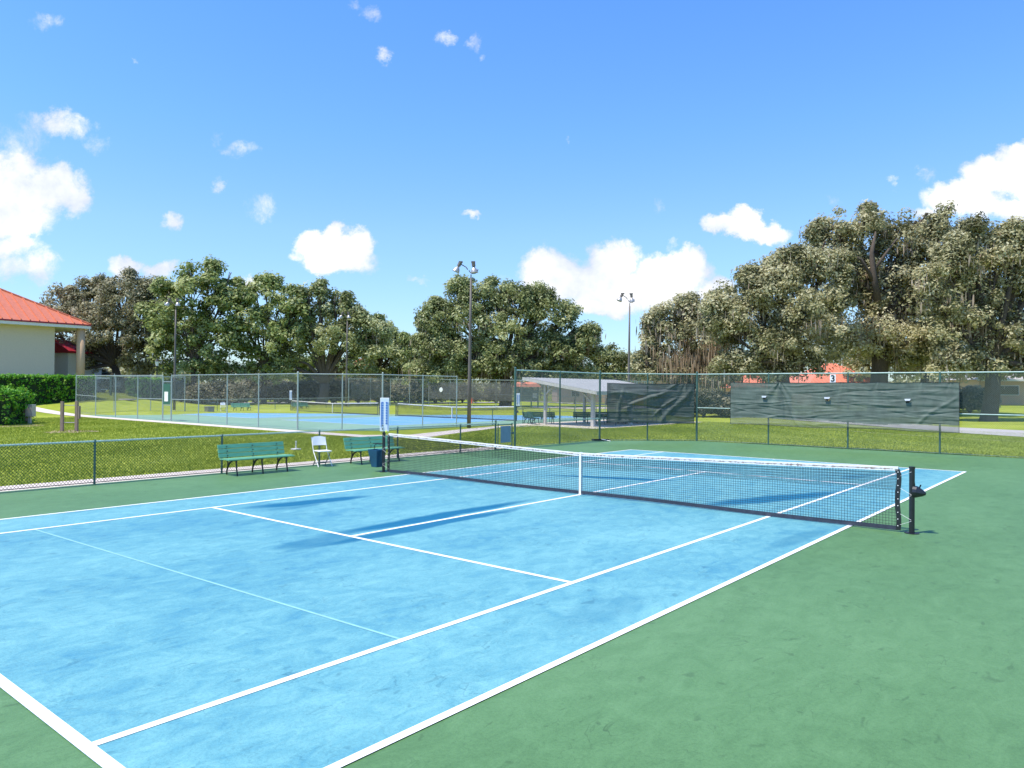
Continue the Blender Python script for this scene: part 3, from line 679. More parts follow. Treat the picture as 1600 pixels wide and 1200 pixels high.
# ------------------------------------------------------------ light poles
def make_light():
    e = empty('floodlight_pole', (0, 0, 0), 'x', 'floodlight')
    MB().tube([(0, 0, -.1), (0, 0, 3), (0, 0, 6.5), (0, 0, 9.35)], [.125, .105, .08, .058], 14).build('pole', 'pole', e, smooth=True)
    a = MB(); a.tube([(0, 0, 9.3), (0, 0, 9.6)], .035, 8)
    R_ = .27
    a.tube([(R_*math.sin(t)*1.0+.14, 0, 9.92-R_*math.cos(t)) for t in np.linspace(-1.35, 1.6, 12)], .026, 8)
    a.tube([(-.2, 0, 9.9), (-.30, 0, 10.05), (-.56, 0, 10.2), (-.70, 0, 10.26)], .03, 8)
    a.build('arm', 'pole', e)
    def head(c, tilt):
        c = np.array(c); d = np.array([math.sin(tilt), 0, -math.cos(tilt)])     # opening direction
        q = MB(); prof = [(0, .06), (.08, .1), (.16, .16), (.26, .2), (.36, .225), (.38, .23)]
        q.tube([c+d*s for s, r in prof], [r for s, r in prof], 18)
        h = q.build('lamp_head', 'lamp', e, smooth=True)
        k = MB().tube([c-d*.3, c-d*.02], [.11, .11], 8).bar(c-d*.3-np.array([.12, 0, 0]), c-d*.3+np.array([.12, 0, 0]), .18, .09)
        o = k.build('ballast_box', 'pole', e); o.parent = h
    head((-.76, 0, 10.1), -.45); head((.16, 0, 10.08), .12)
    return e
lp = make_light(); lp['group'] = 'floodlight poles around the far courts'
lp.scale = (1, 1, .955); lp.location = (-20.9, 19.7, 0); lp.rotation_euler = (.0, .006, -YAW); lp['label'] = 'tallest twin floodlight pole standing beside the tall fence end of the far courts'
for (p, d, lab, rz, sc) in ((982, 62, 'twin floodlight pole behind the shelter, in front of the large cloud', .9, .99),
                        (272.5, 68, 'twin floodlight pole in front of the left trees, by the small gate', .5, .97),
                        (541, 85, 'twin floodlight pole rising in front of the oak trunk behind the far courts', .3, 1.02)):
    c = copy_tree(lp); x, y = at(p, d); c.location = (x, y, Z(x, y)); c.rotation_euler.z = rz; c.scale = (1, 1, sc); c['label'] = lab

# ------------------------------------------------------------ foliage builders
def leaf_cloud(C, R, n, size, tint, zs=.8, up=.6):
    """C (k,3) clump centres, R (k,) radii; n leaves per clump"""
    k = len(C); d = rng.normal(size=(k, n, 3)); d /= np.linalg.norm(d, axis=2, keepdims=True)
    rad = rng.uniform(.25, 1, (k, n, 1))**.55
    P = C[:, None]+d*rad*R[:, None, None]*np.array([1, 1, zs])
    nm = d*1.+rng.normal(size=(k, n, 3))*.5+np.array([0, 0, up]); nm /= np.linalg.norm(nm, axis=2, keepdims=True)
    rf = rng.normal(size=(k, n, 3)); a = np.cross(nm, rf); a /= np.linalg.norm(a, axis=2, keepdims=True); b = np.cross(nm, a)
    s = size*rng.uniform(.55, 1.35, (k, n, 1)); a = a*s; b = b*s*.55
    V = np.stack([P-a, P+b*.9, P+a, P-b*.9], 2).reshape(-1, 3)
    T = np.clip(tint[:, None]+rng.uniform(-.11, .15, (k, n)), 0, 1).reshape(-1)
    return V, np.repeat(T, 4)
def strands(C, n, l0, l1, spread, w=.05):
    k = len(C); P = C[:, None]+rng.normal(size=(k, n, 3))*spread*np.array([1, 1, .4]); P = P.reshape(-1, 3); N_ = len(P)
    l = rng.uniform(l0, l1, N_); a = rng.uniform(0, PI, N_); ax = np.stack([np.cos(a), np.sin(a), 0*a], -1)*w*rng.uniform(.5, 1.5, (N_, 1))
    dn = np.stack([rng.normal(0, .06, N_), rng.normal(0, .06, N_), -l], -1)
    V = np.stack([P-ax*.5, P+ax*.5, P+ax*.9+dn*.5, P+dn, P-ax*.9+dn*.45], 1).reshape(-1, 3)
    F = np.arange(len(V)).reshape(-1, 5)
    return V, F, np.repeat(rng.uniform(.1, .9, N_), 5)
def crown_clumps(lobes, dens, rmin=.7, rmax=1.3, hollow=.55):
    C = []; R = []; T = []
    for (c, r) in lobes:
        c = np.array(c); r = np.array(r) if hasattr(r, '__len__') else np.array([r, r, r*.85])
        k = max(10, int(dens*1.6*(r[0]*r[2])**.9)); d = rng.normal(size=(k, 3)); d /= np.linalg.norm(d, axis=1, keepdims=True)
        d[:, 2] = np.where(d[:, 2] < -.55, -d[:, 2]*.6, d[:, 2])
        rr = rng.uniform(hollow, 1.08, (k, 1))+(rng.uniform(0, 1, (k, 1)) > .82)*rng.uniform(0, .3, (k, 1))
        C.append(c+d*rr*r); R.append(rng.uniform(rmin, rmax, k)); T.append(np.clip(.5+.2*rng.normal(size=k)+.12*rng.normal(), .05, .98))
    return np.concatenate(C), np.concatenate(R), np.concatenate(T)
def tree(px, d, lobes, label, mat='oak', leaf=.2, n=60, dens=7, cat='tree', moss=0, trunk=.45, lean=(0, 0), fork=.35, cr=(.45, 1.15), base=None, skirt=None, group='trees behind the courts', mossw=.05, drape=None, limbs=None):
    """lobes: (column, row, radius in rows, extra depth) read off the photo, turned into metres at d"""
    bx, by = at(px, d); bz = Z(bx, by); O = np.array([bx, by, bz])
    k = d/FPX; Ls = []; sprigs = []
    for L in lobes:                     # ragged outer sprays on the upper outline
        if L[2] > 13:
            for _ in range(3):
                a = random.uniform(-.2, PI+.2); q = random.uniform(1.0, 1.3)
                X_, Y_, R_s = L[0]+L[2]*q*math.cos(a), L[1]-L[2]*q*math.sin(a)*.95, L[2]*random.uniform(.18, .32)
                if all(math.hypot(X_-m[0], Y_-m[1]) > m[2]*.97 for m in lobes): sprigs.append((X_, Y_, R_s))
    lobes = lobes+sprigs
    if skirt:
        for (a, b_, y, rr_) in skirt:
            for p in np.arange(a, b_+1, rr_*1.15): lobes = lobes+[(p, y+random.uniform(-6, 6), rr_*random.uniform(.85, 1.15))]
    for L in lobes:
        p, y, r = L[:3]; ex = L[3] if len(L) > 3 else random.uniform(-.5, .5)*r*k; P = at3(p, y, d+ex)-O
        rr = r*k; Ls.append((P, np.array([rr*1.04, rr*1.04, rr*.98])))
    e = empty('tree', (bx, by, bz), label, cat, group=group)
    C, R, T = crown_clumps(Ls, dens, *cr)
    ph = rng.uniform(0, 6, 3); gap = np.sin(C[:, 0]*1.25+ph[0]+np.sin(C[:, 2]*.7))*np.sin(C[:, 2]*1.35+ph[1])*np.sin(C[:, 1]*1.1+ph[2]+C[:, 0]*.3)
    ok = (C[:, 2] > 1.0) & (gap > -.22); C, R, T = C[ok], R[ok], T[ok]
    V, TT = leaf_cloud(C, R, int(n*1.25), leaf*.86, T)
    npmesh('crown', V, np.arange(len(V)).reshape(-1, 4), mat, e, TT)
    # trunk and limbs
    cen = np.mean([l[0] for l in Ls], 0); top = max(l[0][2] for l in Ls)
    f = np.array([cen[0]*.25+lean[0], cen[1]*.25+lean[1], top*fork])
    mb = MB(); mb.tube([(0, 0, -.3), (0, 0, .15), f*.5+(.1, .05, 0), f], [trunk*1.45, trunk*1.1, trunk*.95, trunk*.85], 10)
    for (c, r) in Ls:
        if r[0] < .8 and random.random() < .5: continue
        m = f*.5+c*.5+np.array([random.uniform(-.6, .6), random.uniform(-.6, .6), random.uniform(-.2, 1.)])
        t = trunk*random.uniform(.38, .6)
        mb.tube([f-(0, 0, .3), f*.8+m*.2+(0, 0, .2), m, c*.85+m*.15], [t, t*.85, t*.55, t*.2], 7)
        for _ in range(3):
            q = c+np.array([random.uniform(-1, 1)*r[0], random.uniform(-1, 1)*r[1], random.uniform(-.3, .8)*r[2]])*.75
            mb.tube([m*.4+c*.6, (c+q)/2+np.array([0, 0, .3]), q], [t*.35, t*.22, t*.07], 5, caps=False)
    mb.build('trunk', 'bark', e, smooth=True)
    if drape is not None:
        Cd = np.array([at3(p, y, d-3.)-O for p, y in drape]); Cd = np.repeat(Cd, 4, 0)+rng.normal(size=(4*len(Cd), 3))*np.array([1.1, 1.1, .7])
        V, F, T2 = strands(Cd, 22, .4, 1.7, .55, .04); npmesh('dried_fronds', V, F, 'frond', e, T2)
    if limbs is not None:
        for ln_ in limbs:
            P_ = [at3(p, y, d-2.5)-O for p, y, w_ in ln_]; MB().tube(P_, [w_ for p, y, w_ in ln_], 8).build('bare_limb', 'bark', e, smooth=True)
    if moss:
        sel = rng.choice(len(C), min(moss, len(C)), replace=False); Cm = C[sel]-np.array([0, 0, .3])
        V, F, T2 = strands(Cm, 12, .3, 1.3, .5, mossw); npmesh('spanish_moss', V, F, 'moss', e, T2)
    return e

# ---- trees, left to right
tree(188, 92, [(95, 478, 20), (120, 500, 32), (140, 470, 24), (165, 455, 16), (190, 475, 38), (205, 450, 20), (235, 490, 34), (170, 520, 42), (225, 535, 40), (130, 548, 30), (85, 520, 28), (262, 520, 30), (230, 465, 20), (75, 490, 20), (120, 470, 16), (150, 500, 40), (210, 550, 34)],
     'grey green spreading oak with leaning dark limbs behind the red roofed building', 'grey_l', .2, 55, 7, moss=60, skirt=[(80, 150, 572, 16), (215, 262, 575, 20)], trunk=.5, lean=(-1, 0), fork=.22)
tree(300, 88, [(300, 462, 38), (335, 445, 26), (265, 458, 18), (345, 480, 34), (290, 505, 44), (335, 530, 42), (265, 545, 34), (250, 500, 26), (310, 560, 30), (328, 432, 12), (290, 440, 14), (365, 470, 20), (350, 455, 18), (370, 520, 30), (255, 520, 26)],
     'tall bright green tree behind the left floodlight pole', 'green_l', .26, 42, 4.6, skirt=[(262, 345, 582, 20)], trunk=.35, fork=.3)
tree(412, 90, [(385, 478, 28), (415, 455, 18), (435, 478, 28), (400, 515, 42), (440, 530, 40), (370, 545, 34), (415, 565, 30), (455, 500, 22), (398, 452, 10), (380, 462, 18), (460, 480, 20), (465, 520, 26)],
     'bright green tree with an open crown left of the thick oak trunk', 'green_l', .25, 42, 4.6, skirt=[(350, 460, 582, 20)], trunk=.35, fork=.3)
tree(503, 90, [(470, 480, 18), (505, 462, 16), (525, 478, 20), (498, 500, 34), (545, 515, 28), (470, 530, 34), (520, 540, 36), (562, 545, 26), (450, 560, 22), (500, 455, 10), (548, 495, 14), (540, 480, 14), (575, 510, 18), (580, 540, 26), (480, 460, 12)],
     'oak with thick low forking trunk visible behind the far fence', 'mid_l', .22, 50, 7, moss=20, skirt=[(545, 575, 578, 18), (445, 462, 580, 16)], trunk=.62, fork=.17)
tree(592, 104, [(575, 505, 15), (585, 525, 26), (600, 555, 30), (570, 560, 24), (618, 540, 16), (606, 512, 9), (630, 560, 22), (600, 520, 14)],
     'small rounded green tree with a pale roof under it, right of the forked oak', 'green_l', .24, 45, 7, skirt=[(560, 620, 585, 18)], trunk=.3)
tree(655, 108, [(640, 548, 20), (660, 562, 24), (625, 572, 20), (680, 570, 24), (642, 586, 20), (700, 585, 20), (660, 545, 18), (615, 555, 20), (650, 560, 28)],
     'low green tree filling the dip left of the big central oak', 'mid_l', .24, 45, 7, skirt=[(620, 710, 592, 16)], trunk=.3)
tree(790, 88, [(695, 492, 26), (720, 465, 20), (745, 468, 24), (690, 530, 30), (665, 555, 22), (735, 510, 42), (780, 475, 30), (815, 480, 34), (850, 485, 26), (880, 505, 24), (790, 530, 48), (850, 540, 40),
     (720, 565, 34), (895, 555, 28), (770, 580, 30), (830, 582, 28), (905, 530, 14), (790, 455, 12), (855, 468, 12), (668, 510, 14), (760, 450, 12), (880, 585, 22), (905, 520, 18), (910, 545, 22), (680, 500, 20), (820, 468, 20), (700, 560, 34)],
     'large round central oak with grey moss behind the tallest floodlight pole', 'mid_l', .2, 60, 8, moss=150, skirt=[(655, 915, 580, 24), (690, 900, 556, 26)], trunk=.7, fork=.25)
tree(950, 100, [(915, 565, 22), (940, 552, 16), (955, 575, 24), (975, 555, 13), (985, 580, 22), (935, 590, 20), (960, 540, 8), (920, 548, 16), (1000, 572, 18), (970, 568, 22)],
     'small oak between the central oak and the second floodlight pole', 'mid_l', .23, 40, 6.5, skirt=[(905, 985, 590, 16)], trunk=.3)
tree(1085, 74, [(1025, 520, 20), (1050, 500, 20), (1075, 485, 15), (1100, 495, 20), (1060, 530, 34), (1110, 535, 36), (1035, 560, 26), (1085, 575, 30), (1130, 575, 30), (1010, 535, 9), (1120, 465, 9), (1075, 478, 8), (1130, 480, 22), (1140, 520, 34), (1090, 505, 30), (1015, 575, 20)],
     'moss draped oak with brown hanging strands right of the second floodlight pole', 'oak', .19, 55, 8, moss=130, skirt=[(1010, 1140, 585, 20)], trunk=.5, fork=.25, mossw=.08, drape=[(1062, 552), (1078, 560), (1095, 548), (1108, 562), (1122, 548), (1135, 560), (1115, 540), (1088, 572), (1050, 565)])
tree(1225, 66, [(1135, 475, 20), (1165, 460, 28), (1200, 440, 28), (1240, 425, 26), (1190, 490, 42), (1250, 480, 45), (1150, 520, 34), (1210, 540, 44), (1270, 535, 42), (1165, 570, 28), (1230, 580, 24), (1128, 510, 16), (1290, 480, 30), (1120, 470, 8), (1180, 440, 12), (1190, 455, 26), (1225, 438, 28), (1260, 418, 26), (1290, 415, 28), (1285, 440, 34), (1140, 500, 34), (1215, 465, 34)],
     'wide oak forming the sloping left shoulder of the big right grove', 'oak', .17, 62, 9, moss=70, skirt=[(1140, 1270, 572, 26)], trunk=.6, fork=.28)
tree(1370, 70, [(1275, 385, 20), (1305, 360, 26), (1345, 355, 28), (1370, 345, 20), (1400, 370, 32), (1290, 410, 28), (1330, 425, 30), (1440, 400, 30), (1465, 350, 16), (1475, 345, 12), (1390, 440, 38), (1340, 480, 42), (1430, 470, 42),
     (1440, 440, 34), (1480, 400, 30), (1490, 450, 34), (1500, 370, 16), (1370, 530, 44), (1310, 530, 36), (1450, 535, 40), (1400, 568, 22), (1455, 375, 20), (1368, 332, 9), (1482, 330, 10), (1430, 350, 20), (1320, 390, 34), (1370, 400, 40), (1445, 370, 24), (1500, 430, 38), (1350, 440, 40)],
     'tallest mossy oak of the right grove with dark trunk limbs showing near its top', 'oak', .18, 62, 8.5, moss=150, skirt=[(1290, 1470, 548, 28)], trunk=.75, fork=.45, mossw=.07, limbs=[[(1372, 470, .3), (1365, 430, .26), (1362, 395, .2), (1368, 362, .08)], [(1366, 440, .2), (1345, 405, .14), (1318, 392, .06)], [(1364, 425, .18), (1385, 395, .12), (1402, 372, .05)]])
tree(1545, 62, [(1480, 430, 30), (1470, 480, 30), (1525, 352, 12), (1500, 400, 26), (1545, 385, 22), (1535, 365, 12), (1580, 400, 30), (1620, 395, 34), (1510, 450, 40), (1570, 460, 45), (1640, 460, 45), (1500, 510, 38), (1560, 530, 40), (1620, 530, 45), (1600, 378, 14), (1560, 410, 30), (1605, 425, 34), (1590, 370, 16), (1540, 495, 36), (1680, 500, 50), (1495, 560, 24), (1580, 572, 24), (1650, 575, 30), (1700, 440, 40)],
     'broad oak with a thick low trunk at the right edge of the picture', 'oak', .17, 62, 8.5, moss=110, skirt=[(1480, 1530, 570, 22), (1590, 1700, 560, 26)], trunk=.6, fork=.3, mossw=.06)
tree(1440, 92, [(1420, 500, 34), (1480, 520, 36), (1360, 540, 30), (1520, 480, 36), (1440, 560, 34), (1550, 560, 34)],
     'darker oak filling in behind the tallest right oak', 'oak', .26, 45, 6, skirt=[(1340, 1600, 575, 24)], trunk=.5)
tree(898, 104, [(905, 585, 10), (880, 598, 14), (925, 594, 14), (895, 596, 12)], 'small garden tree in front of the pink house', 'grey_l', .2, 45, 8, trunk=.12, cr=(.4, .8), fork=.6)

tree(482, 112, [(455, 575, 22), (485, 568, 22), (520, 578, 20), (470, 592, 18), (505, 590, 18)], 'pale green tree standing behind the fork of the thick oak', 'green_l', .28, 45, 7, trunk=.25)
# far wood closing the horizon
k_ = 900; q_ = rng.uniform(-300, 1900, k_); d_ = rng.uniform(128, 165, k_); pts_ = np.array([at(a, b) for a, b in zip(q_, d_)])
zz_ = zt(pts_[:, 0], pts_[:, 1]); hh_ = 5.3+1.6*np.sin(q_*.021)+1.2*np.sin(q_*.057+2)
V, T = leaf_cloud(np.stack([pts_[:, 0], pts_[:, 1], zz_+rng.uniform(.3, 1, k_)*hh_], -1), rng.uniform(1.2, 2.4, k_), 45, .42, np.clip(.4+.15*rng.normal(size=k_), 0, 1))
tag(npmesh('distant_wood', V, np.arange(len(V)).reshape(-1, 4), 'oak', None, T), 'low far off wood closing the horizon behind the trees', 'wood', kind='stuff')

# ---- hedges and shrubs
def hedge_box(name, x, y, sx, sy, h, rz, label, mat='hedge', leaf=.07, dens=170, cat='hedge', group=None, jit=.1):
    z = Z(x, y); e = empty(name, (x, y, z-.03), label, cat, rz, group)
    MB().box(-sx/2+.12, sx/2-.12, -sy/2+.12, sy/2-.12, 0, h-.12).build('inner_branches', 'hedge_core', e)  # solid dark box filling the inside of the hedge
    A = []
    for (ux, uy, w, hh, c) in (((1, 0, 0), (0, 0, 1), sx, h, (0, -sy/2, h/2)), ((1, 0, 0), (0, 0, 1), sx, h, (0, sy/2, h/2)), ((0, 1, 0), (0, 0, 1), sy, h, (-sx/2, 0, h/2)),
                               ((0, 1, 0), (0, 0, 1), sy, h, (sx/2, 0, h/2)), ((1, 0, 0), (0, 1, 0), sx, sy, (0, 0, h))):
        k = int(w*hh*dens/12)+3; P = np.array(c)+np.outer(rng.uniform(-.5, .5, k)*w, ux)+np.outer(rng.uniform(-.5, .5, k)*hh, uy)
        A.append(P)
    C = np.concatenate(A); C[:, 2] = np.maximum(C[:, 2], .1); C += rng.normal(size=C.shape)*jit*.4
    V, T = leaf_cloud(C, np.full(len(C), .2)*rng.uniform(.6, 1.3, len(C)), 14, leaf, np.clip(.45+.18*rng.normal(size=len(C)), 0, 1), 1., .5)
    npmesh('foliage', V, np.arange(len(V)).reshape(-1, 4), mat, e, T); return e
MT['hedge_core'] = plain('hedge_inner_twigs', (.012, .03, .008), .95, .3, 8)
x0, y0 = at(-60, 63); x1, y1 = at(141, 70.5)
hedge_box('hedge', (x0+x1)/2, (y0+y1)/2, 2.2, math.hypot(x1-x0, y1-y0), 2.45, math.atan2(y1-y0, x1-x0)-PI/2, 'long tall clipped green hedge in front of the red roofed building', leaf=.1, dens=150)
x, y = at(2, 44.5)
hedge_box('bush', x-.1, y, 2.0, 3.5, 1.9, .9, 'clipped rounded green bush at the left edge in front of the long hedge', leaf=.085, dens=190, cat='bush', jit=.35)
poly('mulch_bed', [at(-60, 43.5), at(0, 41.8), at(40, 42.2), at(73, 43.5), at(50, 45.5), at(-60, 47)], -.026, 'sand')
x, y = at(230, 79)
hedge_box('hedge', x, y, 2., 3.6, 2.0, .35, 'trimmed box hedge seen through the far fence left of the small gate', mat='hedge', leaf=.1, dens=120)
sp = None; k = 0
G2 = 'dark shrubs in the belt behind the far courts'
for (p, d, s, hs, ad) in ((158, 96, 1.2, 1., 'leftmost, behind the golf cart'), (275, 97, 1.3, 1.05, 'left of the dark car'), (318, 86, 1.15, .8, 'just right of the dark car'), (345, 87, 1.3, .95, 'behind the far folding chair'),
        (368, 86, 1.0, .75, 'behind the far green bench'), (395, 99, 1.2, 1.1, 'left of the parked utility vehicle'), (452, 93, 1.1, .9, 'right of the parked utility vehicle'), (478, 94, 1.2, 1.0, 'left of the forked oak trunk'), (520, 94, 1.3, 1.05, 'right of the forked oak trunk'),
        (560, 98, 1.4, 1.1, 'below the red roof among the trees'), (600, 99, 1.3, 1.0, 'left of the round white disc'), (640, 100, 1.3, 1.05, 'behind the round white disc'), (680, 101, 1.4, 1.0, 'right of the round white disc'),
        (722, 106, 1.2, .9, 'behind the tallest floodlight pole'), (775, 108, 1.3, .7, 'right of the fire hydrant'), (240, 100, 1.3, 1.1, 'behind the trimmed box hedge'), (430, 104, 1.5, 1.2, 'behind the parked utility vehicle')):
    lab = 'dark dry looking shrub '+ad
    if k in (0, 3):
        e = empty('shrub', (0, 0, 0), lab, 'shrub', group=G2)
        C, R, T = crown_clumps([((-1, 0, 1.1), (1.5, 1.2, 1.2)), ((1.1, .3, 1.3), (1.4, 1.3, 1.4)), ((.1, -.4, 1.9), (1.2, 1.1, 1.1)), ((0, 0, .8), (2.3, 1.4, .9))], 24, .3, .6)
        C[:, 2] = np.abs(C[:, 2]); V, T = leaf_cloud(C, R, 40, .13, T); npmesh('foliage', V, np.arange(len(V)).reshape(-1, 4), 'shrub', e, T)
        mb = MB()
        for _ in range(7):
            a = random.uniform(0, 6.28); mb.tube([(0, 0, -.1), (.5*math.cos(a), .4*math.sin(a), 1.), (1.2*math.cos(a), .9*math.sin(a), 1.9)], [.07, .05, .02], 5)
        mb.build('stem', 'bark', e)
        if k == 0: sp = [e]
        else: sp.append(e)
    else: e = copy_tree(sp[k % len(sp)]); e['label'] = lab
    x, y = at(p, d); e.location = (x, y, Z(x, y)); e.rotation_euler.z = random.uniform(0, 6.28); e.scale = (s, s, hs); k += 1
# darker shrubs on the right, between the screens and under the oaks
for (p, d, s, hs, lab) in ((1100, 66, 1.0, .8, 'dark shrub visible between the two windscreens, left one'), (1128, 67, 1.0, .75, 'dark shrub visible between the two windscreens, right one'), (1165, 68, 1.1, .85, 'shrub behind the left end of the long windscreen'),
        (1420, 76, 1.2, .9, 'dark shrub behind the fence right of the red roofed house'), (1475, 78, 1.3, 1.0, 'dark shrub behind the right end of the long windscreen'), (1515, 74, 1.0, .9, 'dark shrub left of the tan building at the right edge'), (1050, 70, 1.1, .9, 'shrub behind the loose windscreen')):
    e = copy_tree(sp[k % 2]); e['label'] = lab; x, y = at(p, d); e.location = (x, y, Z(x, y)); e.rotation_euler.z = random.uniform(0, 6); e.scale = (s, s, hs); k += 1; e['group'] = 'shrubs under the right oaks'

# ------------------------------------------------------------ left building
bx, by = -76.5, 20.1; bz = 1.5
e = empty('apartment_building', (bx, by, bz), 'cream two storey building with red metal hip roof at the left edge', 'building')
EH = 8.97-bz; W_, L_ = 22, 42; sl = .55
MB().box(-W_+1.3, -1.2, -L_+1, -3.2, 0, EH-.32).build('wall', 'stucco', e)
q = MB(); hh = W_/2*sl
q.add([(0, 0, EH), (0, -L_, EH), (-W_, -L_, EH), (-W_, 0, EH), (-W_/2, -W_/2, EH+hh), (-W_/2, -L_+W_/2, EH+hh)], [(0, 4, 5, 1), (1, 5, 2), (2, 5, 4, 3), (3, 4, 0), (0, 1, 2, 3)])
for i in range(1, 70):
    y = -.85*i
    if -y < L_:
        run = min(-y, L_+y, W_/2)
        if run > .3: q.bar((-.02, y, EH+.06), (-run, y, EH+run*sl+.06), .08, .14)
for i in range(1, 37):
    x = -.6*i; run = min(-x, W_+x)
    if run > .3: q.bar((x, -.02, EH+.06), (x, -run, EH+run*sl+.06), .08, .14)
q.bar((0, 0, EH+.05), (-W_/2, -W_/2, EH+hh+.06), .28, .12)
rf = q.build('roof', 'roof', e)
o = MB().box(-W_-.02, .02, -L_-.02, .02, EH-.16, EH-.004).build('fascia', 'redtrim', e); o.parent = rf
MB().box(-W_+.04, -.03, -L_+.04, -.03, EH-.46, EH-.163).build('soffit', 'white', e)
MB().tube([(-.75, -.75, -.2), (-.75, -.75, EH-.46)], .42, 18).build('column', 'tan', e, smooth=True)
# neighbouring low wing with a red roof behind the column
x, y = at(118, 92); z = Z(x, y)
e = empty('garage', (x, y, z), 'low white gabled outbuilding with dark red roof between the column and the wall', 'building', .55)
MB().box(-3, 1.3, -3, 3, 0, 4.6).build('wall', 'white', e)
MB().add([(-3.3, -3.3, 4.6), (1.6, -3.3, 4.6), (1.6, 3.3, 4.6), (-3.3, 3.3, 4.6), (-3.3, -3.3, 4.85), (1.6, -3.3, 4.85), (1.6, 3.3, 4.85), (-3.3, 3.3, 4.85), (-.9, -3.3, 6.2), (-.9, 3.3, 6.2)],
         [(0, 1, 5, 8, 4), (3, 7, 9, 6, 2), (4, 8, 9, 7), (5, 6, 9, 8), (1, 2, 6, 5), (0, 4, 7, 3), (0, 3, 2, 1)]).build('roof', 'redtrim', e)

# ------------------------------------------------------------ other houses
def house(px, d, w, dp, h, rh, label, wm, rm, rz=0., wins=(), name='house', dz=0.):
    x, y = at(px, d); z = Z(x, y)+dz; e = empty(name, (x, y, z), label, 'house', -YAW+rz)
    MB().box(-w/2, w/2, 0, dp, -.3, h).build('wall', wm, e)
    o = .6; q = MB(); r = dp/2+o
    q.add([(-w/2-o, -o, h), (w/2+o, -o, h), (w/2+o, dp+o, h), (-w/2-o, dp+o, h), (-w/2-o+r, dp/2, h+rh), (w/2+o-r, dp/2, h+rh)], [(0, 1, 5, 4), (1, 2, 5), (2, 3, 4, 5), (3, 0, 4), (0, 3, 2, 1)])
    for i in range(1, int((w+2*o)/.5)):
        xx = -w/2-o+.5*i; run = min(xx+w/2+o, w/2+o-xx, r)
        q.bar((xx, -o+.01, h+.02), (xx, -o+run, h+rh*run/r+.02), .05, .06)
    rf = q.build('roof', rm, e); f = MB().box(-w/2-o, w/2+o, -o-.03, -o-.002, h-.2, h+.05).build('fascia', 'white', e); f.parent = rf
    for (wx, wz, ww, wh) in wins:
        wn = MB().box(wx-ww/2-.08, wx+ww/2+.08, -.06, -.004, wz-.08, wz+wh+.08).build('window', 'white', e)
        g_ = MB().box(wx-ww/2, wx+ww/2, -.09, -.064, wz, wz+wh).build('pane', 'glass', e); g_.parent = wn
    return e
house(1326, 92, 9.6, 8, 2.6, 2.6, 'house with salmon red metal roof under the right oaks behind the number sign', 'tan', 'orange', .1, [(-2, 1, 1.2, 1.1)])
house(1595, 96, 10, 8, 3.3, 2.2, 'tan house with dark windows at the right edge under the oak', 'tan', 'conc2', -.1, [(-1.6, 1.4, 2.6, 1.1), (2.6, 1.2, 1.2, 1.2)], dz=-.1)
house(1000, 120, 17, 10, 3.4, 2.4, 'long pink house behind the shelter with one dark window', 'pink', 'box', 0, [(-9.8+1.8, 1.1, 1.1, 1.2)]) if False else None
house(905, 122, 7.2, 9, 2.9, 1.6, 'pink house with one dark window seen through the open shelter', 'pink', 'box', 0, [(-.6, .9, 1.2, 1.25)])
house(1030, 112, 13, 10, 4.6, 1.2, 'long low tan house behind the loose windscreen and the shelter roof', 'tan', 'box', .05, [(-3, 1.6, 1.2, 1.3), (2.5, 1.6, 1.2, 1.3)])
house(566, 118, 9., 9, 4.4, 2.6, 'house with orange red roof hidden among the trees behind the far courts', 'tan', 'orange', .1)
house(1172, 88, 3.4, 5, 2.2, 2.2, 'partly hidden house with red roof patches left of the number sign', 'tan', 'orange', -.1)

# ------------------------------------------------------------ shelter
e = empty('picnic_shelter', (-21.3, 25.5, 0), 'open white picnic shelter with a ribbed sloping roof left of the loose windscreen', 'shelter')
wX, lY, zh, zl = 5.6, 11.6, 3.08, 2.2
q = MB(); n = 29; vs = []
for j in range(2):
    for i in range(n*4+1):
        yy = lY*i/(n*4); b = .03 if i % 4 < 2 else 0.
        for xx, zz in ((0, zh), (wX, zl)): vs.append((xx, yy, zz+b-j*.05))
K = (n*4+1)*2; fs = []
for i in range(n*4): fs += [(2*i, 2*i+1, 2*i+3, 2*i+2), (K+2*i, K+2*i+2, K+2*i+3, K+2*i+1)]
q.add(vs, fs).build('roof', 'shed', e)
q = MB()
for yy in (.02, lY-.02): q.bar((-.02, yy, zh-.08), (wX+.02, yy, zl-.08), .06, .2)
q.bar((-.05, 0, zh-.09), (-.05, lY, zh-.09), .06, .22); q.bar((wX+.05, 0, zl-.09), (wX+.05, lY, zl-.09), .06, .22)
q.build('fascia', 'swhite', e)
q = MB()
for yy in (.9, 5.6, 10.4): q.bar((.5, yy, zh-.3), (wX-.6, yy, zl-.1), .12, .18)
q.build('beam', 'swhite', e)
for yy in (.9, 5.6, 10.4):
    for xx, zz, w in ((1.15, 2.75, .16), (wX-.75, 2.15, .22)):
        MB().box(xx-w/2, xx+w/2, yy-w/2, yy+w/2, -.02, zz).build('post', 'swhite', e, bevel=.01)
    q = MB(); q.bar((1.2, yy, 2.0), (1.95, yy, 2.62), .1, .1); q.bar((wX-.85, yy, 1.5), (wX-1.5, yy, 2.1), .1, .1)
    q.build('brace', 'swhite', e)
def make_table():
    e = empty('picnic_table', (0, 0, 0), 'x', 'picnic table')
    MB().box(-.9, .9, -.36, .36, .72, .76).build('tabletop', 'gmet', e)
    for s in (-1, 1): MB().box(-.9, .9, s*.72-.13, s*.72+.13, .42, .455).build('seat', 'gmet', e)
    for x in (-.6, .6):
        for s in (-1, 1): MB().bar((x, s*.62, 0), (x, s*.2, .72), .05, .05).build('leg', 'gmet', e)
        MB().bar((x, -.75, .4), (x, .75, .4), .05, .05).build('crossbar', 'gmet', e)
    return e
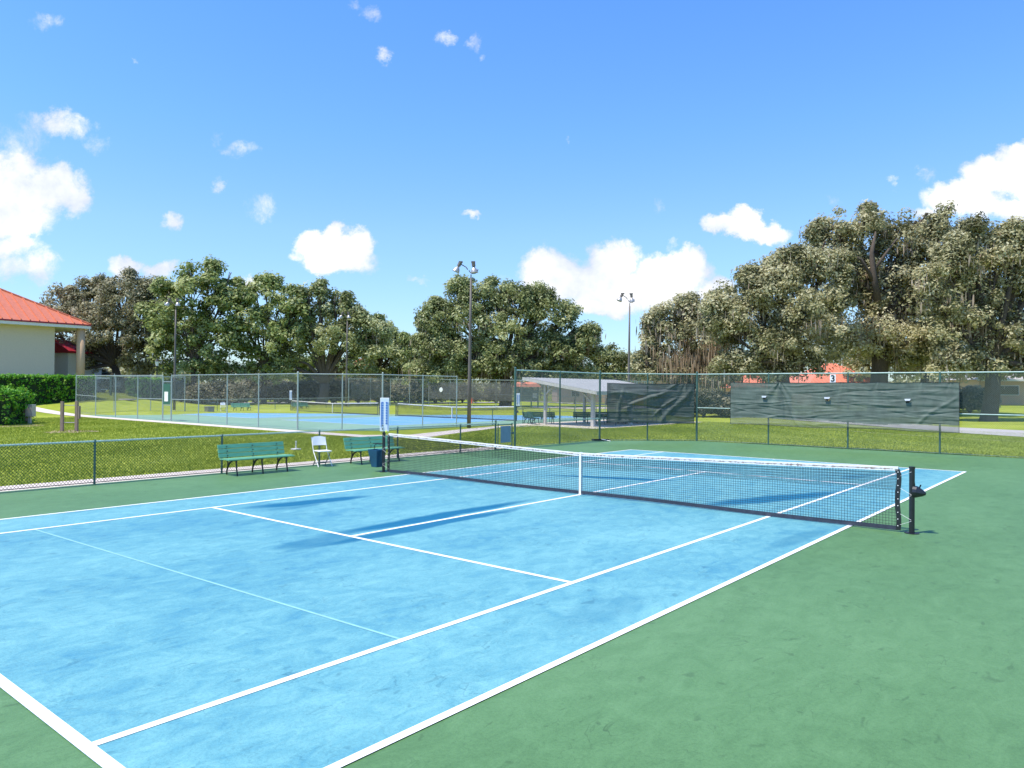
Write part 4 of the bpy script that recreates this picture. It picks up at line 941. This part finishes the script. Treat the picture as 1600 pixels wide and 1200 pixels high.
t0 = make_table(); t0['group'] = 'picnic tables in the shelter'; t0.location = (-16.9, 29.2, 0); t0.rotation_euler.z = .2; t0['label'] = 'grey picnic table behind the front right post of the shelter'
for x, y, lab in ((-17.6, 35.4, 'grey picnic table at the back of the shelter'), (-16.6, 32.2, 'grey picnic table in the middle of the shelter, right of the dark benches')):
    c = copy_tree(t0); c.location = (x, y, 0); c['label'] = lab

# ------------------------------------------------------------ small things
x, y = at(824, 84); z = Z(x, y)
e = empty('notice_kiosk', (x, y, z), 'dark green notice kiosk with small orange red roof and white papers', 'kiosk', -YAW)
for sx in (-1.05, .45, 1.2): MB().box(sx-.07, sx+.07, -.05, .05, -.1, 2.3).build('post', 'dgreen', e)
MB().box(-1.0, .38, -.03, .03, .7, 2.15).build('board', 'dgreen', e)
MB().box(.52, 1.13, -.03, .03, .7, 1.95).build('notice_board', 'dgreen', e)
MB().box(.6, 1.08, -.06, -.034, 1.05, 1.6).build('paper', 'paper', e)
q = MB().add([(-1.6, -.6, 2.3), (1.5, -.6, 2.3), (1.5, .6, 2.3), (-1.6, .6, 2.3), (-1.1, 0, 2.85), (1.05, 0, 2.85)], [(0, 1, 5, 4), (1, 2, 5), (2, 3, 4, 5), (3, 0, 4), (0, 3, 2, 1)])
q.build('roof', 'orange', e)
x, y = at(738, 103); z = Z(x, y)
e = empty('fire_hydrant', (x, y, z), 'small red fire hydrant on the grass right of the tallest floodlight pole', 'hydrant', -YAW)
MB().tube([(0, 0, 0), (0, 0, .1), (0, 0, .12), (0, 0, .62)], [.2, .2, .13, .13], 12).build('barrel', 'red', e)
MB().ico((0, 0, .64), .15, (1, 1, .8)).tube([(0, 0, .74), (0, 0, .82)], .04, 6).build('cap', 'red', e)
MB().tube([(-.22, 0, .45), (.22, 0, .45)], .065, 8).tube([(0, -.22, .4), (0, 0, .4)], .08, 8).build('nozzle', 'red', e)
o = MB().tube([(0, -.02, 0), (0, .02, 0)], .26, 20).build('disc_sign', 'paper'); x, y = -49.9, 47.35
o.location = (x, y, 2.2); o.rotation_euler.z = -YAW*0; tag(o, 'round white disc hanging on the dark back fence of the far courts', 'sign')
# pull up posts
x, y = at(109, 38.3)
e = empty('exercise_posts', (x, y, -.03), 'two weathered wooden posts joined by thin metal bars on a bare soil patch', 'exercise frame', -YAW)
for sx, h in ((-.37, 1.52), (.37, 1.55)): MB().box(sx-.07, sx+.07, -.07, .07, -.1, h).build('post', 'wood', e, bevel=.01)
for z in (1.33, .45): MB().tube([(-.37, 0, z), (.37, 0, z)], .018, 8).build('bar', 'lamp', e)
MB().box(.45, .52, -.06, .1, .65, 1.3).build('sign_board', 'wood', e)
ps = []
for k in range(24):
    a = k/24*2*PI; r = 1+.18*math.sin(3*a+1)+.1*math.sin(7*a); ps.append((x+CR[0]*1.15*r*math.cos(a)+CF[0]*1.3*r*math.sin(a)+.15, y+CR[1]*1.15*r*math.cos(a)+CF[1]*1.3*r*math.sin(a)))
poly('bare_soil', ps, -.024, 'sand')
x, y = at(46, 45.5); z = Z(x, y)
e = empty('utility_cabinet', (x, y, z), 'beige utility cabinet on a short leg beside the clipped bush', 'utility box', -YAW)
MB().box(-.12, .3, -.2, .2, .42, 1.15).build('cabinet', 'box', e, bevel=.015)
MB().box(-.3, -.14, -.12, .12, 0, 1.05).build('side_post', 'wood', e)
MB().box(-.02, .12, -.08, .08, 0, .42).build('leg', 'box', e)
x, y = at(199, 71); e = tag(MB().tube([(0, 0, 0), (0, 0, .1)], [.8, .75], 20).build('manhole_cover', 'conc'), 'flat pale concrete cover in the grass behind the far court left end', 'manhole cover'); e.location = (x, y, Z(x, y)-.04)
x, y = at(161, 74); z = Z(x, y)
e = empty('barrier', (x, y, z), 'low grey green barrier rail with two posts behind the left end of the far courts', 'barrier', -YAW)
MB().box(-.85, -.68, -.08, .08, -.1, 1.75).build('post', 'gpost', e); MB().box(.68, .85, -.08, .08, -.1, 1.7).build('post', 'gpost', e)
MB().bar((-.75, 0, 1.6), (.75, 0, 1.6), .06, .1).build('rail', 'galv', e)
# street lanterns
ln = None
for (p, d, lab) in ((1196, 70, 'street lantern behind the long windscreen, left of the red roofed house'), (245, 84, 'street lantern in front of the tall left tree'), (659, 96, 'street lantern left of the big central oak')):
    x, y = at(p, d)
    if ln is None:
        ln = e = empty('street_lantern', (0, 0, 0), lab, 'street lamp', group='street lanterns')
        MB().tube([(0, 0, 0), (0, 0, .4), (0, 0, .45), (0, 0, 3.6)], [.12, .1, .055, .05], 10).build('post', 'iron', e)
        MB().tube([(0, 0, 3.65), (0, 0, 4.15)], [.13, .24], 8).build('lamp_glass', 'paper', e)
        MB().tube([(0, 0, 3.58), (0, 0, 3.65)], .15, 8).tube([(0, 0, 4.15), (0, 0, 4.4), (0, 0, 4.5)], [.28, .08, .02], 8).build('cap', 'iron', e)
    else: e = copy_tree(ln); e['label'] = lab
    e.location = (x, y, Z(x, y))

# ------------------------------------------------------------ vehicles
def car(px, d, rz, label, mat, tall=False, name='parked_car'):
    x, y = at(px, d); z = Z(x, y); e = empty(name, (x, y, z), label, 'car', rz)
    L, W = (4.7, 1.85); h = 1.75 if tall else 1.45
    prof = [(-2.3, .35), (-2.35, .65), (-2.25, .92), (-1.0, 1.02), (1.6, 1.02), (2.28, .95), (2.35, .6), (2.3, .35)] if not tall else [(-2.3, .4), (-2.35, .8), (-2.2, 1.08), (-1.2, 1.15), (2.25, 1.15), (2.3, .8), (2.28, .4)]
    cab = [(-1.05, 1.0), (-.35, h), (1.15, h), (1.95, 1.0)] if not tall else [(-1.25, 1.13), (-.65, h), (2.05, h), (2.25, 1.13)]
    def ext(pr, w, tp=1.):
        n = len(pr); q = MB(); vs = []
        for s in (-1, 1): vs += [(X, s*w/2*(tp if Zz > 1.2 else 1), Zz) for X, Zz in pr]
        q.add(vs, [tuple(range(n)), tuple(range(2*n-1, n-1, -1))]+[(i, n+i, n+(i+1) % n, (i+1) % n) for i in range(n)]); return q
    ext(prof, W).build('body', mat, e, bevel=.06)
    ext(cab, W-.12, .86).build('cabin', 'glass', e, bevel=.05)
    MB().box(cab[1][0]-.02, cab[2][0]+.02, -W*.4, W*.4, h-.01, h+.05).build('roof_panel', mat, e, bevel=.02)
    for X in (-1.45, 1.4):
        for s in (-1, 1):
            w = MB().tube([(X, s*.92-.0, .33), (X, s*.72, .33)], .33, 16).build('wheel', 'tyre', e)
            r = MB().tube([(X, s*.93, .33), (X, s*.9, .33)], .2, 12).build('rim', 'lamp', e); r.parent = w
    for s in (-1, 1): MB().box(-2.38, -2.3, s*.62-.2, s*.62+.2, .68, .84).build('headlight', 'paper', e)
    return e
car(300, 94, .35, 'dark car parked behind the far courts, seen through the fence right of the gate', 'car')
car(419, 95, .9, 'dark brown utility vehicle parked behind the far green benches', 'suv', True)
x, y = at(176, 83); z = Z(x, y)
e = empty('golf_cart', (x, y, z), 'golf cart with white roof standing left of the trimmed box hedge', 'golf cart', -1.2)
MB().box(-1.1, 1.1, -.55, .55, .3, .62).box(.55, 1.15, -.5, .5, .62, .9).build('body', 'suv', e, bevel=.06)
MB().box(-.95, .75, -.6, .6, 1.78, 1.86).build('roof', 'white', e, bevel=.04)
MB().box(-.6, 0, -.5, .5, .62, .8).box(-.7, -.58, -.5, .5, .8, 1.2).build('seat', 'box', e)
for sx in (-.85, .65):
    for s in (-1, 1): MB().tube([(sx, s*.5, .6), (sx*.95, s*.52, 1.8)], .02, 6).build('roof_post', 'iron', e)
for sx in (-.75, .75):
    for s in (-1, 1): MB().tube([(sx, s*.58, .23), (sx, s*.42, .23)], .23, 12).build('wheel', 'tyre', e)
MB().box(1.12, 1.2, -.45, .45, .3, .42).build('bumper', 'paper', e)

# ------------------------------------------------------------ sky, sun
SUN_EL, SUN_DIR = math.radians(64), np.array([-.38, -.925])     # towards the sun, in plan
w = bpy.data.worlds.new('World'); S.world = w; w.use_nodes = True; t = w.node_tree
bg = t.nodes['Background']; sky = N(t, 'ShaderNodeTexSky'); sky.sky_type = 'NISHITA'; sky.sun_disc = False
sky.sun_elevation = SUN_EL; sky.sun_rotation = math.atan2(SUN_DIR[0], SUN_DIR[1]) % (2*PI)
sky.ozone_density = 2.0; sky.dust_density = .4; sky.air_density = 1.0
tc = N(t, 'ShaderNodeTexCoord'); vec = tc.outputs['Generated']
def dotv(v):
    n_ = N(t, 'ShaderNodeVectorMath', operation='DOT_PRODUCT'); t.links.new(vec, n_.inputs[0]); n_.inputs[1].default_value = tuple(v); return n_.outputs['Value']
fx = np.array([math.sin(YAW), math.cos(YAW), 0]); rx = np.array([math.cos(YAW), -math.sin(YAW), 0])
df = mth(t, 'MAXIMUM', dotv(fx), .05); front = mth(t, 'GREATER_THAN', dotv(fx), .06)
U = mth(t, 'DIVIDE', dotv(rx), df); Vv = mth(t, 'DIVIDE', dotv((0, 0, 1)), df)
cmb = N(t, 'ShaderNodeCombineXYZ'); t.links.new(U, cmb.inputs[0]); t.links.new(Vv, cmb.inputs[1])
def nz(scale, detail, rough, col=False, dist=0.):
    n_ = N(t, 'ShaderNodeTexNoise'); n_.inputs['Scale'].default_value = scale; n_.inputs['Detail'].default_value = detail
    n_.inputs['Roughness'].default_value = rough; n_.inputs['Distortion'].default_value = dist; t.links.new(cmb.outputs[0], n_.inputs['Vector']); return n_.outputs['Color' if col else 'Fac']
wv = N(t, 'ShaderNodeVectorMath', operation='MULTIPLY_ADD'); t.links.new(nz(11, 7, .68, True), wv.inputs[0]); wv.inputs[1].default_value = (.075, .075, 0)
t.links.new(cmb.outputs[0], wv.inputs[2]); wsub = N(t, 'ShaderNodeVectorMath', operation='SUBTRACT'); t.links.new(wv.outputs[0], wsub.inputs[0]); wsub.inputs[1].default_value = (.0375, .0375, 0)
P = wsub.outputs[0]
CL = [(5, 315, 90, 55, .9), (70, 300, 60, 40, .9), (112, 312, 28, 32, .8), (20, 350, 66, 32, .85), (15, 392, 50, 22, .6), (60, 425, 34, 36, .7), (15, 430, 45, 30, .5), (20, 272, 60, 36, .75),
      (95, 197, 60, 20, .55), (30, 222, 45, 42, .45), (145, 222, 24, 22, .4), (45, 190, 40, 16, .3),
      (205, 414, 32, 15, .75), (250, 420, 28, 15, .75), (392, 440, 24, 13, .8), (425, 438, 14, 10, .6),
      (492, 380, 32, 28, 1), (520, 365, 17, 22, 1), (552, 385, 30, 30, 1), (530, 405, 56, 30, 1), (470, 402, 20, 14, .5),
      (268, 346, 20, 14, .5), (338, 288, 14, 16, .45), (375, 236, 28, 16, .4), (335, 208, 10, 20, .3), (405, 322, 26, 20, .35),
      (591, 80, 15, 17, .55), (570, 18, 20, 16, .4), (548, 8, 14, 10, .35), (692, 60, 14, 13, .42), (735, 66, 12, 22, .4), (750, 95, 8, 8, .3), (733, 339, 15, 9, .6), (58, 40, 30, 16, .3), (202, 97, 5, 8, .3),
      (860, 420, 52, 38, 1), (960, 405, 48, 36, 1), (900, 440, 95, 40, 1), (1050, 428, 62, 32, 1), (1080, 410, 26, 24, 1), (1000, 455, 110, 32, 1), (1110, 452, 40, 18, .8), (940, 475, 70, 16, .9),
      (645, 438, 24, 8, .35), (1026, 325, 12, 15, .35), (1050, 385, 12, 10, .35), (1120, 350, 26, 16, .8), (1160, 338, 28, 20, 1), (1170, 355, 52, 16, 1), (1200, 350, 16, 16, .8),
      (1540, 265, 52, 30, 1), (1590, 245, 48, 30, 1), (1640, 270, 80, 50, 1), (1510, 300, 62, 26, 1), (1560, 315, 60, 22, .9), (1455, 322, 30, 12, .7), (1397, 275, 9, 11, .45), (1448, 272, 22, 12, .35), (1300, 310, 14, 9, .25), (792, 434, 12, 10, .3), (888, 207, 6, 4, .3)]
acc = None
for (px, py, rx_, ry_, st) in CL:
    s_ = N(t, 'ShaderNodeVectorMath', operation='SUBTRACT'); t.links.new(P, s_.inputs[0]); s_.inputs[1].default_value = ((px-754)/FPX, (607-py)/FPX, 0)
    m_ = N(t, 'ShaderNodeVectorMath', operation='MULTIPLY'); t.links.new(s_.outputs[0], m_.inputs[0]); m_.inputs[1].default_value = (FPX/rx_, FPX/ry_, 0)
    d_ = N(t, 'ShaderNodeVectorMath', operation='DOT_PRODUCT'); t.links.new(m_.outputs[0], d_.inputs[0]); t.links.new(m_.outputs[0], d_.inputs[1])
    e_ = mth(t, 'MULTIPLY_ADD', d_.outputs['Value'], -st*.62, st)
    acc = e_ if acc is None else mth(t, 'SMOOTH_MAX', acc, e_, .12)
fb = nz(20, 9, .7, dist=.3)
den = mth(t, 'ADD', acc, mth(t, 'MULTIPLY', mth(t, 'SUBTRACT', fb, .5), 1.25))
mr = N(t, 'ShaderNodeMapRange', interpolation_type='SMOOTHSTEP'); mr.inputs[1].default_value = .14; mr.inputs[2].default_value = .70; t.links.new(den, mr.inputs[0])
cloud = mth(t, 'MULTIPLY', mr.outputs[0], front)
sh = ramp(t, mth(t, 'ADD', mth(t, 'MULTIPLY', nz(9, 5, .55), .75), mth(t, 'MULTIPLY', den, .16)), [(.36, (4.9, 5.4, 6.6)), (.46, (6.4, 6.7, 7.3)), (.55, (7.9, 7.9, 8.0))])
el = dotv((0, 0, 1))
tn = ramp(t, el, [(.0, (.80, .98, 1.2)), (.1, (.92, 1.12, 1.4)), (.2, (.98, 1.24, 1.6)), (.32, (.86, 1.3, 1.85)), (.6, (.7, 1.3, 1.95))])
tintc = mixc(t, 1., sky.outputs[0], tn, 'MULTIPLY')
out = mixc(t, cloud, tintc, sh)
t.links.new(out, bg.inputs[0]); bg.inputs[1].default_value = .115
sl = bpy.data.lights.new('sun', 'SUN'); sl.energy = 4.4; sl.angle = math.radians(.53); sl.color = (1., .93, .82)
so = bpy.data.objects.new('sun', sl); COL.objects.link(so)
dv = Vector((SUN_DIR[0]*math.cos(SUN_EL), SUN_DIR[1]*math.cos(SUN_EL), math.sin(SUN_EL))); so.rotation_euler = dv.to_track_quat('Z', 'Y').to_euler(); so.location = (0, 0, 60)
S.view_settings.view_transform = 'Standard'; S.view_settings.look = 'None'; S.view_settings.exposure = .42; S.view_settings.gamma = 1
S.cycles.max_bounces = 6; S.cycles.transparent_max_bounces = 24; S.cycles.diffuse_bounces = 3; S.cycles.glossy_bounces = 2
